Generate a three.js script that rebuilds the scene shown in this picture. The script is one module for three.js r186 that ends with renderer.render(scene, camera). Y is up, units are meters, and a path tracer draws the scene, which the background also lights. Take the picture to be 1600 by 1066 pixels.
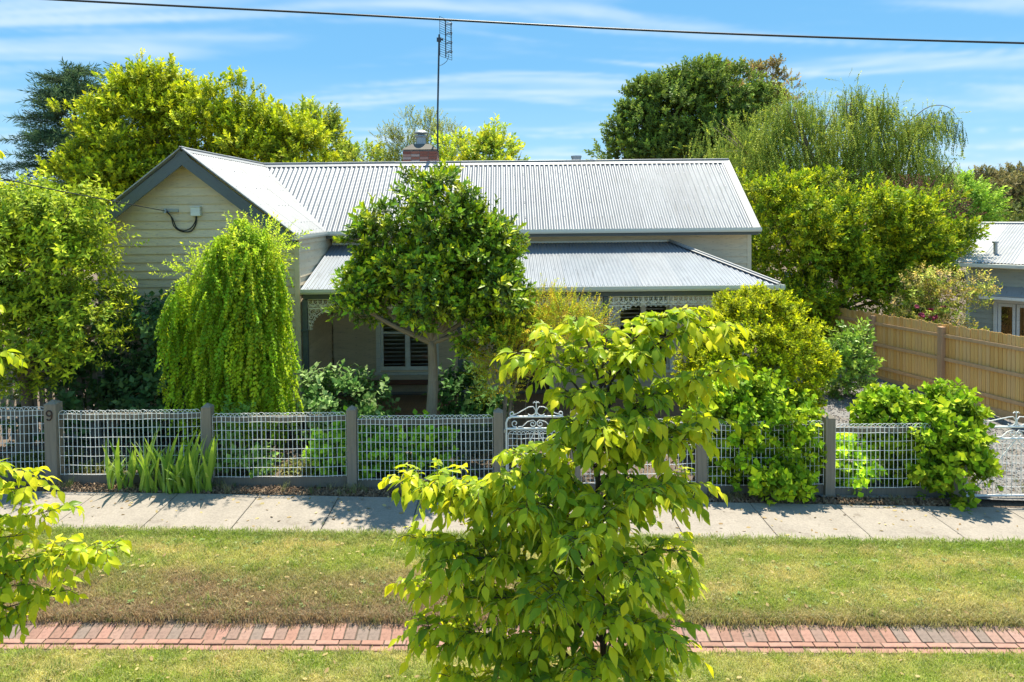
import * as THREE from 'three';
import { mergeGeometries } from 'three/addons/utils/BufferGeometryUtils.js';
import { RoundedBoxGeometry } from 'three/addons/geometries/RoundedBoxGeometry.js';
import { createNoise2D, createNoise3D } from 'simplex-noise';

// ---------------------------------------------------------------- camera, sky, sun, exposure
const scene = new THREE.Scene();
const renderer = new THREE.WebGLRenderer({ antialias: true });
renderer.toneMapping = THREE.LinearToneMapping;
renderer.toneMappingExposure = 2.0;
renderer.shadowMap.enabled = true;
const camera = new THREE.PerspectiveCamera(51.7, 1600 / 1066, 0.1, 900);
camera.position.set(0, 4.4, 0);
camera.rotation.order = 'YXZ';
camera.rotation.set(-0.02636, 0, -0.0096);
camera.setViewOffset(1600, 1066, 15, 174, 1600, 1066);
camera.updateProjectionMatrix();

function mulberry(a) {
  return () => { a = (a + 0x6d2b79f5) | 0; let t = Math.imul(a ^ (a >>> 15), 1 | a); t = (t + Math.imul(t ^ (t >>> 7), 61 | t)) ^ t; return ((t ^ (t >>> 14)) >>> 0) / 4294967296; };
}
const noise2 = createNoise2D(mulberry(11)), noise3 = createNoise3D(mulberry(12));
const fbm2 = (x, y, o = 4) => { let s = 0, a = 0.5; for (let i = 0; i < o; i++) { s += a * noise2(x, y); x = x * 2.03 + 7.1; y = y * 2.03 - 3.7; a *= 0.5; } return s; };
const clamp = (x, a = 0, b = 1) => Math.min(b, Math.max(a, x));
const sstep = (a, b, x) => { const t = clamp((x - a) / (b - a)); return t * t * (3 - 2 * t); };
const lerp = (a, b, t) => a + (b - a) * t;
const mix3 = (a, b, t) => [lerp(a[0], b[0], t), lerp(a[1], b[1], t), lerp(a[2], b[2], t)];

{
  const w = 2048, h = 1024, data = new Float32Array(w * h * 4);
  const stops = [[-1, [0.15, 0.17, 0.13]], [-0.02, [0.29, 0.385, 0.45]], [0.0, [0.355, 0.475, 0.55]], [0.09, [0.20, 0.385, 0.54]], [0.2, [0.118, 0.30, 0.50]], [0.34, [0.094, 0.262, 0.475]], [0.7, [0.08, 0.25, 0.473]], [1.01, [0.077, 0.244, 0.465]]];
  for (let r = 0; r < h; r++) {
    const el = ((r + 0.5) / h - 0.5) * Math.PI, y = Math.sin(el);
    let k = 0; while (k < stops.length - 2 && y > stops[k + 1][0]) k++;
    const base = mix3(stops[k][1], stops[k + 1][1], clamp((y - stops[k][0]) / (stops[k + 1][0] - stops[k][0])));
    for (let c = 0; c < w; c++) {
      const az = ((c + 0.5) / w - 0.5) * 2 * Math.PI, i = (r * w + c) * 4;
      let cl = 0;
      if (y > 0) {                                          // cirrus: a sheet high up, its streaks drawn out along x
        const k2 = 1 / (y + 0.045), px = Math.cos(az) * Math.cos(el) * k2, pz = Math.sin(az) * Math.cos(el) * k2;
        const warp = noise2(px * 0.30, pz * 0.9) * 0.5;
        const a = fbm2(px * 0.22 + 3.1 + warp * 0.3, pz * 1.15 + warp, 5), b = fbm2(px * 0.5 + 20, pz * 3.6 + warp * 1.5 + px * 0.25, 4);
        cl = sstep(-0.18, 0.75, a + 0.42 * b) * sstep(0.0, 0.05, y);
      }
      const col = mix3(base, [0.47, 0.535, 0.585], cl * 0.58);
      data[i] = col[0]; data[i + 1] = col[1]; data[i + 2] = col[2]; data[i + 3] = 1;
    }
  }
  const t = new THREE.DataTexture(data, w, h, THREE.RGBAFormat, THREE.FloatType);
  t.mapping = THREE.EquirectangularReflectionMapping; t.magFilter = THREE.LinearFilter; t.minFilter = THREE.LinearFilter; t.needsUpdate = true;
  scene.background = t; scene.environment = t;
}
const sun = new THREE.DirectionalLight(new THREE.Color(1.0, 0.925, 0.76), 5.0);
sun.target.position.set(0, 0, -14); sun.position.set(4.8, 58, -14 - 22.5); scene.add(sun, sun.target);
sun.castShadow = true; sun.shadow.radius = 1;
Object.assign(sun.shadow.camera, { left: -50, right: 50, top: 50, bottom: -50, near: 1, far: 160 }); sun.shadow.mapSize.set(4096, 4096);

// ---------------------------------------------------------------- helpers
const V = (x, y, z) => new THREE.Vector3(x, y, z);
const rgb = (r, g, b) => new THREE.Color().setRGB(r, g, b);
const taken = new Map();
const numbered = (n) => { const k = taken.get(n) ?? 0; taken.set(n, k + 1); return k ? n + '_' + String(k).padStart(3, '0') : n; };
function tag(o, label, category, group) { o.userData.label = label; o.userData.category = category; if (group) o.userData.group = group; return o; }
function thing(name, label, category, pos = [0, 0, 0], group) {
  const o = new THREE.Group(); o.name = numbered(name); o.position.set(...pos); scene.add(o); return tag(o, label, category, group);
}
function part(name, geo, mat, parent, pos, rot) {
  const m = new THREE.Mesh(geo, mat); m.name = name; m.castShadow = m.receiveShadow = true;
  if (pos) m.position.set(...pos); if (rot) m.rotation.set(...rot);
  parent.add(m); return m;
}
function world(name, geo, mat, parent) {                    // geometry given in world coordinates under a thing that stands somewhere else
  const m = part(name, geo, mat, parent); m.position.copy(parent.userData.origin ?? parent.position).negate(); return m;
}
function struct(name, geo, mat) { const m = part(numbered(name), geo, mat, scene); m.userData.kind = 'structure'; return m; }
function subgroup(name, parent) { const g = new THREE.Group(); g.name = name; parent.add(g); return g; }
const stuff = (m) => { m.userData.kind = 'stuff'; return m; };

function uvMetres(g) {                                       // box mapping in metres
  const gg = g.index ? g.toNonIndexed() : g; if (!gg.attributes.normal) gg.computeVertexNormals();
  const p = gg.attributes.position, n = gg.attributes.normal, uv = new Float32Array(p.count * 2);
  for (let i = 0; i < p.count; i += 3) {
    const nx = Math.abs(n.getX(i) + n.getX(i + 1) + n.getX(i + 2)), ny = Math.abs(n.getY(i) + n.getY(i + 1) + n.getY(i + 2)), nz = Math.abs(n.getZ(i) + n.getZ(i + 1) + n.getZ(i + 2));
    for (let k = i; k < i + 3; k++) {
      const x = p.getX(k), y = p.getY(k), z = p.getZ(k);
      uv[k * 2] = nx > ny && nx > nz ? z : x; uv[k * 2 + 1] = ny >= nx && ny >= nz ? z : y;
    }
  }
  gg.setAttribute('uv', new THREE.BufferAttribute(uv, 2)); return gg;
}
const bx = (x0, x1, y0, y1, z0, z1) => { const g = new THREE.BoxGeometry(x1 - x0, y1 - y0, z1 - z0); g.translate((x0 + x1) / 2, (y0 + y1) / 2, (z0 + z1) / 2); return uvMetres(g); };
const rbx = (x0, x1, y0, y1, z0, z1, r = 0.008) => { const g = new RoundedBoxGeometry(x1 - x0, y1 - y0, z1 - z0, 1, r); g.translate((x0 + x1) / 2, (y0 + y1) / 2, (z0 + z1) / 2); return uvMetres(g); };
function bufferGeo(pos, idx, smooth = true) {
  const g = new THREE.BufferGeometry(); g.setAttribute('position', new THREE.Float32BufferAttribute(pos, 3)); g.setIndex(idx);
  if (smooth) { g.computeVertexNormals(); return g; }
  const f = g.toNonIndexed(); f.computeVertexNormals(); return f;
}
// tapered tube through points
function sweep(pts, r, radial = 6, flat = 1) {
  const n = pts.length, pos = [], uvs = [], idx = [], t = V(), a = V(), b = V();
  let up = V(0.13, 0.2, 0.97).normalize(), len = 0;
  for (let i = 0; i < n; i++) {
    t.subVectors(pts[Math.min(n - 1, i + 1)], pts[Math.max(0, i - 1)]).normalize();
    a.copy(up).addScaledVector(t, -up.dot(t));
    if (a.lengthSq() < 1e-4) { a.set(1, 0, 0).addScaledVector(t, -t.x); }
    a.normalize(); up.copy(a); b.crossVectors(t, a);
    const rr = typeof r === 'function' ? r(i / (n - 1)) : r;
    if (i) len += pts[i].distanceTo(pts[i - 1]);
    for (let k = 0; k < radial; k++) {
      const c = Math.cos((k / radial) * Math.PI * 2) * rr * flat, s = Math.sin((k / radial) * Math.PI * 2) * rr;
      pos.push(pts[i].x + a.x * c + b.x * s, pts[i].y + a.y * c + b.y * s, pts[i].z + a.z * c + b.z * s);
      uvs.push((k / radial) * 0.3, len);
    }
  }
  for (let i = 0; i < n - 1; i++) for (let k = 0; k < radial; k++) {
    const q = i * radial + k, q2 = i * radial + ((k + 1) % radial);
    idx.push(q, q2, q + radial, q2, q2 + radial, q + radial);
  }
  for (let k = 1; k < radial - 1; k++) { idx.push(0, k + 1, k); const e = (n - 1) * radial; idx.push(e, e + k, e + k + 1); }
  const g = bufferGeo(pos, idx); g.setAttribute('uv', new THREE.Float32BufferAttribute(uvs, 2)); return g;
}
const curve = (pts, n = 12) => new THREE.CatmullRomCurve3(pts.map((p) => (p.isVector3 ? p : V(...p)))).getPoints(n);
const rod = (a, b, r, radial = 8) => sweep([V(...a), V(...b)], r, radial);
const merge = (list) => mergeGeometries(list.map((g) => { const q = g.index ? g.toNonIndexed() : g.clone(); for (const k of Object.keys(q.attributes)) if (!['position', 'normal', 'color'].includes(k)) q.deleteAttribute(k); return q; }));

// ---------------------------------------------------------------- textures (what a surface is made of)
function periodic(seed, period) {                            // tileable value noise
  const r = mulberry(seed), t = new Float32Array(period * period).map(() => r());
  return (x, y) => {
    const xi = Math.floor(x), yi = Math.floor(y), fx = x - xi, fy = y - yi, sx = fx * fx * (3 - 2 * fx), sy = fy * fy * (3 - 2 * fy);
    const g = (a, b) => t[(((b % period) + period) % period) * period + (((a % period) + period) % period)];
    return lerp(lerp(g(xi, yi), g(xi + 1, yi), sx), lerp(g(xi, yi + 1), g(xi + 1, yi + 1), sx), sy);
  };
}
function tex(size, metres, fn, srgb = false) {               // fn(u, v in 0..1) -> [r, g, b] as linear values
  const d = new Uint8Array(size * size * 4);
  const enc = (x) => { x = clamp(x); return Math.round(255 * (srgb ? (x <= 0.0031308 ? x * 12.92 : 1.055 * Math.pow(x, 1 / 2.4) - 0.055) : x)); };
  for (let y = 0; y < size; y++) for (let x = 0; x < size; x++) {
    const c = fn((x + 0.5) / size, (y + 0.5) / size), i = (y * size + x) * 4;
    d[i] = enc(c[0]); d[i + 1] = enc(c[1]); d[i + 2] = enc(c[2]); d[i + 3] = 255;
  }
  const t = new THREE.DataTexture(d, size, size); t.wrapS = t.wrapT = THREE.RepeatWrapping; t.magFilter = THREE.LinearFilter; t.minFilter = THREE.LinearMipmapLinearFilter; t.generateMipmaps = true;
  if (srgb) t.colorSpace = THREE.SRGBColorSpace; t.repeat.set(1 / metres[0], 1 / metres[1]); t.needsUpdate = true; return t;
}
const NZ = [4, 8, 16, 32, 64, 128, 256].map((p, i) => [p, periodic(100 + i, p)]);
const oct = (u, v, from, to, gain = 0.55) => { let s = 0, a = 1, w = 0; for (let i = from; i <= to; i++) { s += a * NZ[i][1](u * NZ[i][0], v * NZ[i][0]); w += a; a *= gain; } return s / w; };
const tint = (c, k) => [c[0] * k, c[1] * k, c[2] * k];
const T = {
  concrete: tex(512, [2.3, 2.3], (u, v) => { const a = oct(u, v, 0, 3), b = oct(u, v, 5, 6, 0.9), s = sstep(0.62, 0.8, oct(v, u, 1, 4)); return tint(mix3([0.315, 0.275, 0.23], [0.21, 0.175, 0.14], s * 0.8), 0.68 + 0.4 * a + 0.36 * (b - 0.5)); }, true),
  concreteBump: tex(512, [0.9, 0.9], (u, v) => { const b = oct(u, v, 4, 6, 0.9); return [b, b, b]; }),
  paint: tex(512, [1.7, 1.1], (u, v) => { const a = oct(u, v * 3, 0, 4), s = sstep(0.6, 0.82, oct(u, v * 6, 2, 5)); const k = 0.84 + 0.26 * a - 0.3 * s; return [k, k * 0.995, k * 0.98]; }, true),
  wood: tex(512, [0.32, 1.6], (u, v) => { const g = oct(u * 4, v * 0.25, 2, 5), k = 0.62 + 0.5 * g + 0.18 * (oct(u, v, 0, 2) - 0.5); return [k, k * 0.96, k * 0.9]; }, true),
  woodBump: tex(512, [0.32, 1.6], (u, v) => { const g = oct(u * 4, v * 0.25, 3, 6, 0.8); return [g, g, g]; }),
  zinc: tex(512, [1.9, 2.7], (u, v) => { const a = oct(u, v, 1, 4), s = sstep(0.6, 0.85, oct(u * 6, v * 0.5, 1, 4)), f = oct(u, v, 5, 6); const k = 0.82 + 0.26 * a - 0.3 * s + 0.14 * (f - 0.5); return [k, k * (1 - 0.015 * s), k * (1 - 0.04 * s)]; }, true),
  soil: tex(512, [1.3, 1.3], (u, v) => { const a = oct(u, v, 2, 6, 0.8), b = sstep(0.55, 0.75, oct(v, u, 4, 6, 0.9)); return mix3(tint([0.15, 0.11, 0.08], 0.5 + a), [0.32, 0.24, 0.16], b * 0.5); }, true),
  gravel: tex(512, [0.8, 0.8], (u, v) => { const a = oct(u, v, 4, 6, 1), b = oct(u, v, 0, 2); return tint(mix3([0.215, 0.205, 0.195], [0.19, 0.155, 0.125], sstep(0.5, 0.75, b) * 0.6), 0.45 + 1.0 * a); }, true),
  grit: tex(512, [0.5, 0.5], (u, v) => { const b = oct(u, v, 3, 6, 0.95); return [b, b, b]; }),
  brick: tex(256, [0.31, 0.27], (u, v) => { const a = oct(u, v, 1, 5, 0.8), s = sstep(0.55, 0.8, oct(v, u, 0, 4)); const k = 0.6 + 0.75 * a; return mix3([k, k, k], [k * 0.55, k * 0.62, k * 0.58], s); }, true),
  bark: tex(256, [0.3, 0.7], (u, v) => { const a = oct(u * 2, v * 0.5, 1, 5, 0.75); const k = 0.5 + 0.85 * a; return [k, k * 0.97, k * 0.93]; }, true),
  lawn: tex(512, [0.9, 0.9], (u, v) => { const a = oct(u, v, 4, 6, 1); const k = 0.45 + 1.1 * a; return [k, k, k * 0.95]; }, true),
};
const std = (color, roughness = 0.8, more = {}) => new THREE.MeshStandardMaterial({ color: Array.isArray(color) ? rgb(...color) : color, roughness, ...more });
const phys = (color, roughness, more = {}) => new THREE.MeshPhysicalMaterial({ color: Array.isArray(color) ? rgb(...color) : color, roughness, ...more });
const M = {
  boardA: std([0.68, 0.57, 0.40], 0.62, { map: T.paint }), boardB: std([0.65, 0.545, 0.38], 0.66, { map: T.paint }), boardC: std([0.71, 0.60, 0.425], 0.62, { map: T.paint }),
  core: std([0.30, 0.28, 0.24], 0.9),
  trim: std([0.095, 0.115, 0.12], 0.55, { map: T.paint }), gutter: std([0.66, 0.67, 0.60], 0.4, { map: T.paint }), white: std([0.72, 0.74, 0.70], 0.5, { map: T.paint }),
  frame: std([0.76, 0.79, 0.74], 0.5, { map: T.paint }), lace: std([0.80, 0.77, 0.67], 0.55), door: std([0.06, 0.03, 0.02], 0.5),
  zinc: std([0.205, 0.222, 0.245], 0.5, { metalness: 0.2, map: T.zinc }), zincB: std([0.185, 0.20, 0.222], 0.5, { metalness: 0.2, map: T.zinc }), zincSunGlare: std([0.34, 0.345, 0.35], 0.55, { metalness: 0.15, map: T.zinc }),
  pale: std([0.46, 0.46, 0.45], 0.55, { metalness: 0.1, map: T.zinc }),
  cap: std([0.33, 0.335, 0.34], 0.55, { metalness: 0.15, map: T.zinc }), dullmetal: std([0.36, 0.38, 0.39], 0.5, { metalness: 0.7 }), lead: std([0.16, 0.175, 0.18], 0.6, { metalness: 0.4 }),
  wire: std([0.86, 0.87, 0.85], 0.45), gatepaint: std([0.74, 0.75, 0.73], 0.4),
  post: std([0.29, 0.255, 0.21], 0.9, { map: T.wood, bumpMap: T.woodBump, bumpScale: 0.004 }), plinth: std([0.19, 0.175, 0.15], 0.9, { map: T.wood, bumpMap: T.woodBump, bumpScale: 0.004 }),
  glass: phys([1, 1, 1], 0.02, { transmission: 1, thickness: 0, ior: 1.5 }), shutter: std([0.62, 0.63, 0.6], 0.5), 
  cable: std([0.015, 0.017, 0.02], 0.5), antenna: std([0.06, 0.075, 0.09], 0.45, { metalness: 0.5 }),
  concrete: std([1, 1, 1], 0.88, { map: T.concrete, bumpMap: T.concreteBump, bumpScale: 0.0015 }), bed: std([0.20, 0.15, 0.11], 0.95, { map: T.grit }),
  soil: std([1, 1, 1], 0.95, { map: T.soil, bumpMap: T.grit, bumpScale: 0.02 }), gravel: std([1, 1, 1], 0.92, { map: T.gravel, bumpMap: T.grit, bumpScale: 0.012 }),
  bark: std([0.21, 0.165, 0.115], 0.9, { map: T.bark, bumpMap: T.bark, bumpScale: 0.008 }), palebark: std([0.30, 0.25, 0.18], 0.9, { map: T.bark, bumpMap: T.bark, bumpScale: 0.006 }), darkbark: std([0.075, 0.055, 0.045], 0.9, { map: T.bark }),
  deck: std([0.30, 0.19, 0.12], 0.7, { map: T.wood }),
};
const brickTones = [[0.31, 0.165, 0.12], [0.34, 0.185, 0.14], [0.27, 0.15, 0.11], [0.32, 0.195, 0.15], [0.25, 0.16, 0.125], [0.215, 0.16, 0.13], [0.35, 0.21, 0.165]].map((c) => std(c, 0.9, { map: T.brick, bumpMap: T.brick, bumpScale: 0.003 }));
const palingTones = [[0.88, 0.545, 0.19], [0.90, 0.59, 0.225], [0.80, 0.47, 0.15], [0.86, 0.56, 0.24]].map((c) => std(c, 0.85, { map: T.wood, bumpMap: T.woodBump, bumpScale: 0.002 }));
const boardTones = [M.boardA, M.boardB, M.boardC];
const zincTones = [M.zinc, M.zincB];

// ---------------------------------------------------------------- the ground, street side to garden (d = metres in front of the lens, z = -d)
const profile = [[-40, -0.22, 0.012], [5.0, -0.19, 0.014], [7.12, -0.175, 0.0145], [7.25, -0.215, 0.0150], [7.42, -0.195, 0.0145], [7.62, -0.15, 0.0140], [7.70, -0.105, 0.0150], [8.0, -0.075, 0.018], [8.45, -0.052, 0.022], [9.5, -0.05, 0.0245], [10.72, -0.04, 0.0265], [11.2, -0.03, 0.0275], [13, 0.0, 0.012], [14.5, 0.02, 0.0], [60, 0.02, 0], [400, 0, 0]];
function gy(x, d) {
  let k = 0; while (k < profile.length - 2 && d > profile[k + 1][0]) k++;
  const [d0, a0, s0] = profile[k], [d1, a1, s1] = profile[k + 1], t = clamp((d - d0) / (d1 - d0)), xx = clamp(x, -14, 14);
  return lerp(a0, a1, t) - lerp(s0, s1, t) * xx;
}
function sheet(xs, ds, yf, colf) {                            // a height field over x and d
  const pos = [], uv = [], idx = [], col = [];
  for (const d of ds) for (const x of xs) { pos.push(x, yf(x, d), -d); uv.push(x, -d); if (colf) col.push(...colf(x, d)); }
  for (let j = 0; j < ds.length - 1; j++) for (let i = 0; i < xs.length - 1; i++) { const a = j * xs.length + i, b = a + xs.length; idx.push(a, a + 1, b, a + 1, b + 1, b); }
  const g = bufferGeo(pos, idx); g.setAttribute('uv', new THREE.Float32BufferAttribute(uv, 2)); if (colf) g.setAttribute('color', new THREE.Float32BufferAttribute(col, 3)); return g;
}
const range = (a, b, n) => Array.from({ length: n + 1 }, (_, i) => lerp(a, b, i / n));
struct('ground', sheet([-400, -150, -60, -25, ...range(-14, 14, 28), 25, 60, 150, 400], [-60, -20, 0, 5, 7.1, 7.75, 8.4, 9.5, 10.7, 11.2, 12, 13, 14.5, 18, 24, 40, 80, 200, 420],
  (x, d) => gy(x, d) - (d < 10.72 ? 0.16 : 0.0)), M.soil);
struct('gravel_driveway', sheet(range(5.0, 10.9, 40), range(11.0, 21, 60), (x, d) => gy(x, d) + 0.012 + 0.018 * fbm2(x * 1.7, d * 1.7, 3)), M.gravel);
{
  const hill = sheet(range(10, 260, 50), range(95, 260, 24), (x, d) => -1 + 13 * sstep(95, 170, d) * sstep(28, 90, x) + 1.5 * fbm2(x * 0.03, d * 0.03, 3));
  struct('hill', hill, std([0.10, 0.10, 0.05], 0.95));
}

// lawns: mown grass, part green and part burnt to straw
function turf(x, d) {
  const patch = fbm2(x * 0.55 + 3, d * 1.3, 4), fine = fbm2(x * 3.1, d * 3.1 + 40, 3), speck = noise2(x * 9, d * 9 + 5);
  const green = [0.40, 0.50, 0.045], lush = [0.27, 0.38, 0.035], straw = [0.88, 0.70, 0.30], burnt = [0.44, 0.30, 0.155];
  let c;
  if (d > 7.4) {
    const burn = sstep(8.8, 8.3, d) * (0.8 + 0.6 * patch) * sstep(3.6, -1.5, x + 2.4 * fine) + sstep(8.0, 7.75, d) * 0.55;
    c = mix3(green, straw, clamp(0.36 + 0.85 * patch + 0.5 * fine));
    c = mix3(c, burnt, clamp(burn + 0.35 * fine));
    c = mix3(c, lush, clamp(sstep(9.22, 9.46, d) * 0.75 + 0.55 * sstep(0.35, 0.75, fine + 0.3 * speck)));
  } else {
    c = mix3(mix3(green, lush, 0.12), straw, clamp(0.32 + 0.75 * patch + 0.5 * fine));
  }
  return c;
}
const lawnMat = std([1, 1, 1], 0.95, { vertexColors: true, map: T.lawn, bumpMap: T.grit, bumpScale: 0.02 });
const bumpy = (x, d) => gy(x, d) + 0.014 * fbm2(x * 2.2, d * 2.2, 3);
struct('lawn', sheet(range(-11, 11, 220), range(7.66 , 9.53, 44), (x, d) => bumpy(x, d) + (d < 7.7 ? -0.05 : 0), (x, d) => tint(turf(x, d), 0.5)), lawnMat);
struct('lawn', sheet(range(-11, 11, 160), range(2, 7.2, 90), (x, d) => bumpy(x, d) + (d > 7.17 ? -0.03 : 0), (x, d) => tint(turf(x, d), 0.5)), lawnMat);

function bladeTuft(seed, n, h, spread, w) {
  const r = mulberry(seed), pos = [], idx = [];
  for (let i = 0; i < n; i++) {
    const a = r() * 6.283, q = Math.sqrt(r()) * spread, x = Math.cos(a) * q, z = Math.sin(a) * q, b = r() * 6.283, l = h * (0.55 + 0.75 * r()), lean = l * (0.25 + 0.8 * r()), c = r() * 6.283, ww = w * (0.7 + 0.6 * r());
    const dx = Math.cos(b) * ww, dz = Math.sin(b) * ww, lx = Math.cos(c) * lean, lz = Math.sin(c) * lean, k = pos.length / 3;
    pos.push(x - dx, -0.01, z - dz, x + dx, -0.01, z + dz, x + lx * 0.4 - dx * 0.7, l * 0.65, z + lz * 0.4 - dz * 0.7, x + lx * 0.4 + dx * 0.7, l * 0.65, z + lz * 0.4 + dz * 0.7, x + lx, l, z + lz);
    idx.push(k, k + 1, k + 2, k + 1, k + 3, k + 2, k + 2, k + 3, k + 4);
  }
  return bufferGeo(pos, idx);
}
const leafMat = (gloss = 0.3, through = 0.42, rough = 0.95) => phys([1, 1, 1], rough, { transmission: through, thickness: 0, clearcoat: gloss, clearcoatRoughness: 0.38, vertexColors: true, side: THREE.DoubleSide, ior: 1.4, specularIntensity: 0.35 });
const bladeMat = phys([1, 1, 1], 0.95, { transmission: 0.35, thickness: 0, ior: 1.35 });
const mtx = new THREE.Matrix4(), q1 = new THREE.Quaternion(), q2 = new THREE.Quaternion(), Y = V(0, 1, 0), colr = new THREE.Color();
function scatter(name, geo, mat, list, parent = scene) {        // list of {p, q, s, c}
  const m = new THREE.InstancedMesh(geo, mat, list.length); m.name = parent === scene ? numbered(name) : name; m.castShadow = m.receiveShadow = true; m.userData.kind = 'stuff';
  list.forEach((e, i) => { m.setMatrixAt(i, mtx.compose(e.p, e.q, typeof e.s === 'number' ? V(e.s, e.s, e.s) : e.s)); if (e.c) m.setColorAt(i, colr.setRGB(e.c[0], e.c[1], e.c[2])); });
  parent.add(m); return m;
}
{
  const r = mulberry(5), upper = [[], []], near = [[], []];
  const lay = (out, n, x0, x1, d0, d1, hk) => {
    for (let i = 0; i < n; i++) {
      const d = lerp(d0, d1, r()), x = lerp(x0, x1, r()); if (Math.abs(x) > d * 0.76 + 0.6) continue;
      const t = turf(x + (r() - 0.5) * 0.3, d + (r() - 0.5) * 0.25), k = 0.75 + 0.55 * r(), j = r();
      const c = j < 0.12 ? mix3(t, [0.5, 0.44, 0.22], 0.6) : j < 0.2 ? mix3(t, [0.09, 0.2, 0.03], 0.6) : t;
      out[r() < 0.5 ? 0 : 1].push({ p: V(x, bumpy(x, d) - 0.004, -d), q: new THREE.Quaternion().setFromAxisAngle(Y, r() * 6.283), s: (0.7 + 0.6 * r()) * hk, c: tint(c, k) });
    }
  };
  lay(upper, 36000, -8.2, 8.2, 7.7, 9.51, 1); lay(upper, 3000, -8.2, 8.2, 9.40, 9.56, 1.35); lay(upper, 2600, -7, 7, 7.66, 7.74, 1.2);
  lay(upper, 420, -7, 7, 7.585, 7.66, 1.0); lay(near, 500, -6.4, 6.4, 7.17, 7.25, 1.1);
  lay(near, 22000, -6.4, 6.4, 5.7, 7.18, 0.95);
  for (let i = 0; i < 420; i++) { const cx = lerp(-7, 7, r()), cd = r() < 0.65 ? lerp(7.7, 9.5, r()) : lerp(6.4, 7.15, r()), hk = 1.2 + 0.7 * r(), gr = r() < 0.6 ? [0.26, 0.38, 0.05] : [0.62, 0.50, 0.22]; for (let k = 0; k < 7; k++) { const x = cx + (r() - 0.5) * 0.14, d = cd + (r() - 0.5) * 0.12; upper[k % 2].push({ p: V(x, bumpy(x, d) - 0.004, -d), q: new THREE.Quaternion().setFromAxisAngle(Y, r() * 6.283), s: hk * (0.8 + 0.4 * r()), c: tint(mix3(gr, turf(x, d), 0.4), 0.7 + 0.5 * r()) }); } }
  const g = [bladeTuft(1, 15, 0.034, 0.05, 0.0028), bladeTuft(2, 13, 0.028, 0.055, 0.0032)];
  tag(scatter('grass', g[0], bladeMat, upper[0].concat(near[0])), 'short mown grass, green and straw coloured, over both verge strips', 'grass');
  tag(scatter('grass', g[1], bladeMat, upper[1].concat(near[1])), 'short mown grass, green and straw coloured, over both verge strips', 'grass');
  for (const o of scene.children) if (/^grass/.test(o.name)) o.userData.group = 'verge grass';
  const fallen = [];                                          // fallen leaves and dry clippings on the verge and the concrete
  for (let i = 0; i < 900; i++) { const path = r() < 0.3, d = path ? lerp(9.5, 10.72, r() < 0.5 ? r() : Math.sqrt(r())) : lerp(6.6, 9.5, r()), x = lerp(-7.5, 7.5, r()); if (d > 7.2 && d < 7.68) continue; fallen.push({ p: V(x, (path ? gy(x, d) + 0.02 : bumpy(x, d) + 0.02), -d), q: new THREE.Quaternion().setFromEuler(new THREE.Euler((r() - 0.5) * 0.9, r() * 6.283, (r() - 0.5) * 0.9)), s: 0.5 + 0.8 * r(), c: mix3([0.34, 0.22, 0.10], [0.62, 0.50, 0.22], r()) }); }
  const fl = new THREE.CircleGeometry(0.016, 6); fl.scale(1, 1.8, 1); fl.rotateX(-Math.PI / 2);
  tag(scatter('fallen_leaves', fl, bladeMat, fallen), 'dry fallen leaves scattered over the verge and footpath', 'leaves');
  const weeds = [];                                           // flat clover and plantain rosettes among the grass
  for (let i = 0; i < 900; i++) { const d = lerp(7.75, 9.5, r()), x = lerp(-7.5, 7.5, r()); if (fbm2(x * 0.9 + 9, d * 1.6) < -0.02) continue; weeds.push({ p: V(x, bumpy(x, d) + 0.006, -d), q: new THREE.Quaternion().setFromAxisAngle(Y, r() * 6.283), s: 0.35 + 0.6 * r() * r(), c: mix3([0.20, 0.33, 0.08], [0.40, 0.46, 0.2], r()) }); }
  const ros = []; for (let k = 0; k < 9; k++) { const a = k * 2.4, g2 = new THREE.CircleGeometry(0.016, 6); g2.scale(1, 1.7, 1); g2.translate(0, 0.03, 0); g2.rotateX(-1.15 + 0.2 * Math.sin(k)); g2.rotateY(a); ros.push(g2); }
  tag(scatter('clover', merge(ros), bladeMat, weeds), 'small round leaved weeds dotted through the upper lawn', 'weeds');
}

// concrete footpath: each slab its own piece with tooled edges
{
  const f = new THREE.Group(); f.name = 'footpath'; f.userData.kind = 'structure'; scene.add(f);
  const r = mulberry(8), w = 1.235; let x = -11.2;
  for (let i = 0; i < 18; i++) {
    const x0 = x + 0.006, x1 = x + w * (i > 9 ? 1.06 : 1) - 0.006; x = x1 + 0.006;
    const p = [], uv = [], idx = [], e = 0.012, y = (xx, d) => gy(xx, d) + 0.012 + 0.003 * Math.sin(i * 5.3);
    const ring = [[x0, 9.52], [x1, 9.52], [x1, 10.73], [x0, 10.73]], inner = [[x0 + e, 9.52 + e], [x1 - e, 9.52 + e], [x1 - e, 10.73 - e], [x0 + e, 10.73 - e]];
    for (const [a, d] of inner) { p.push(a, y(a, d), -d); uv.push(a + i * 0.37, d); }
    for (const [a, d] of ring) { p.push(a, y(a, d) - 0.006, -d); uv.push(a + i * 0.37, d); }
    for (const [a, d] of ring) { p.push(a, y(a, d) - 0.12, -d); uv.push(a + i * 0.37, d + 0.1); }
    idx.push(0, 1, 2, 0, 2, 3); for (let k = 0; k < 4; k++) { const k1 = (k + 1) % 4; idx.push(4 + k, 4 + k1, k1, 4 + k, k1, k, 8 + k, 8 + k1, 4 + k1, 8 + k, 4 + k1, 4 + k); }
    const g0 = new THREE.BufferGeometry(); g0.setAttribute('position', new THREE.Float32BufferAttribute(p, 3)); g0.setAttribute('uv', new THREE.Float32BufferAttribute(uv, 2)); g0.setIndex(idx);
    const g = g0.toNonIndexed(); g.computeVertexNormals(); part('slab', g, M.concrete, f);
  }
}
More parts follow.
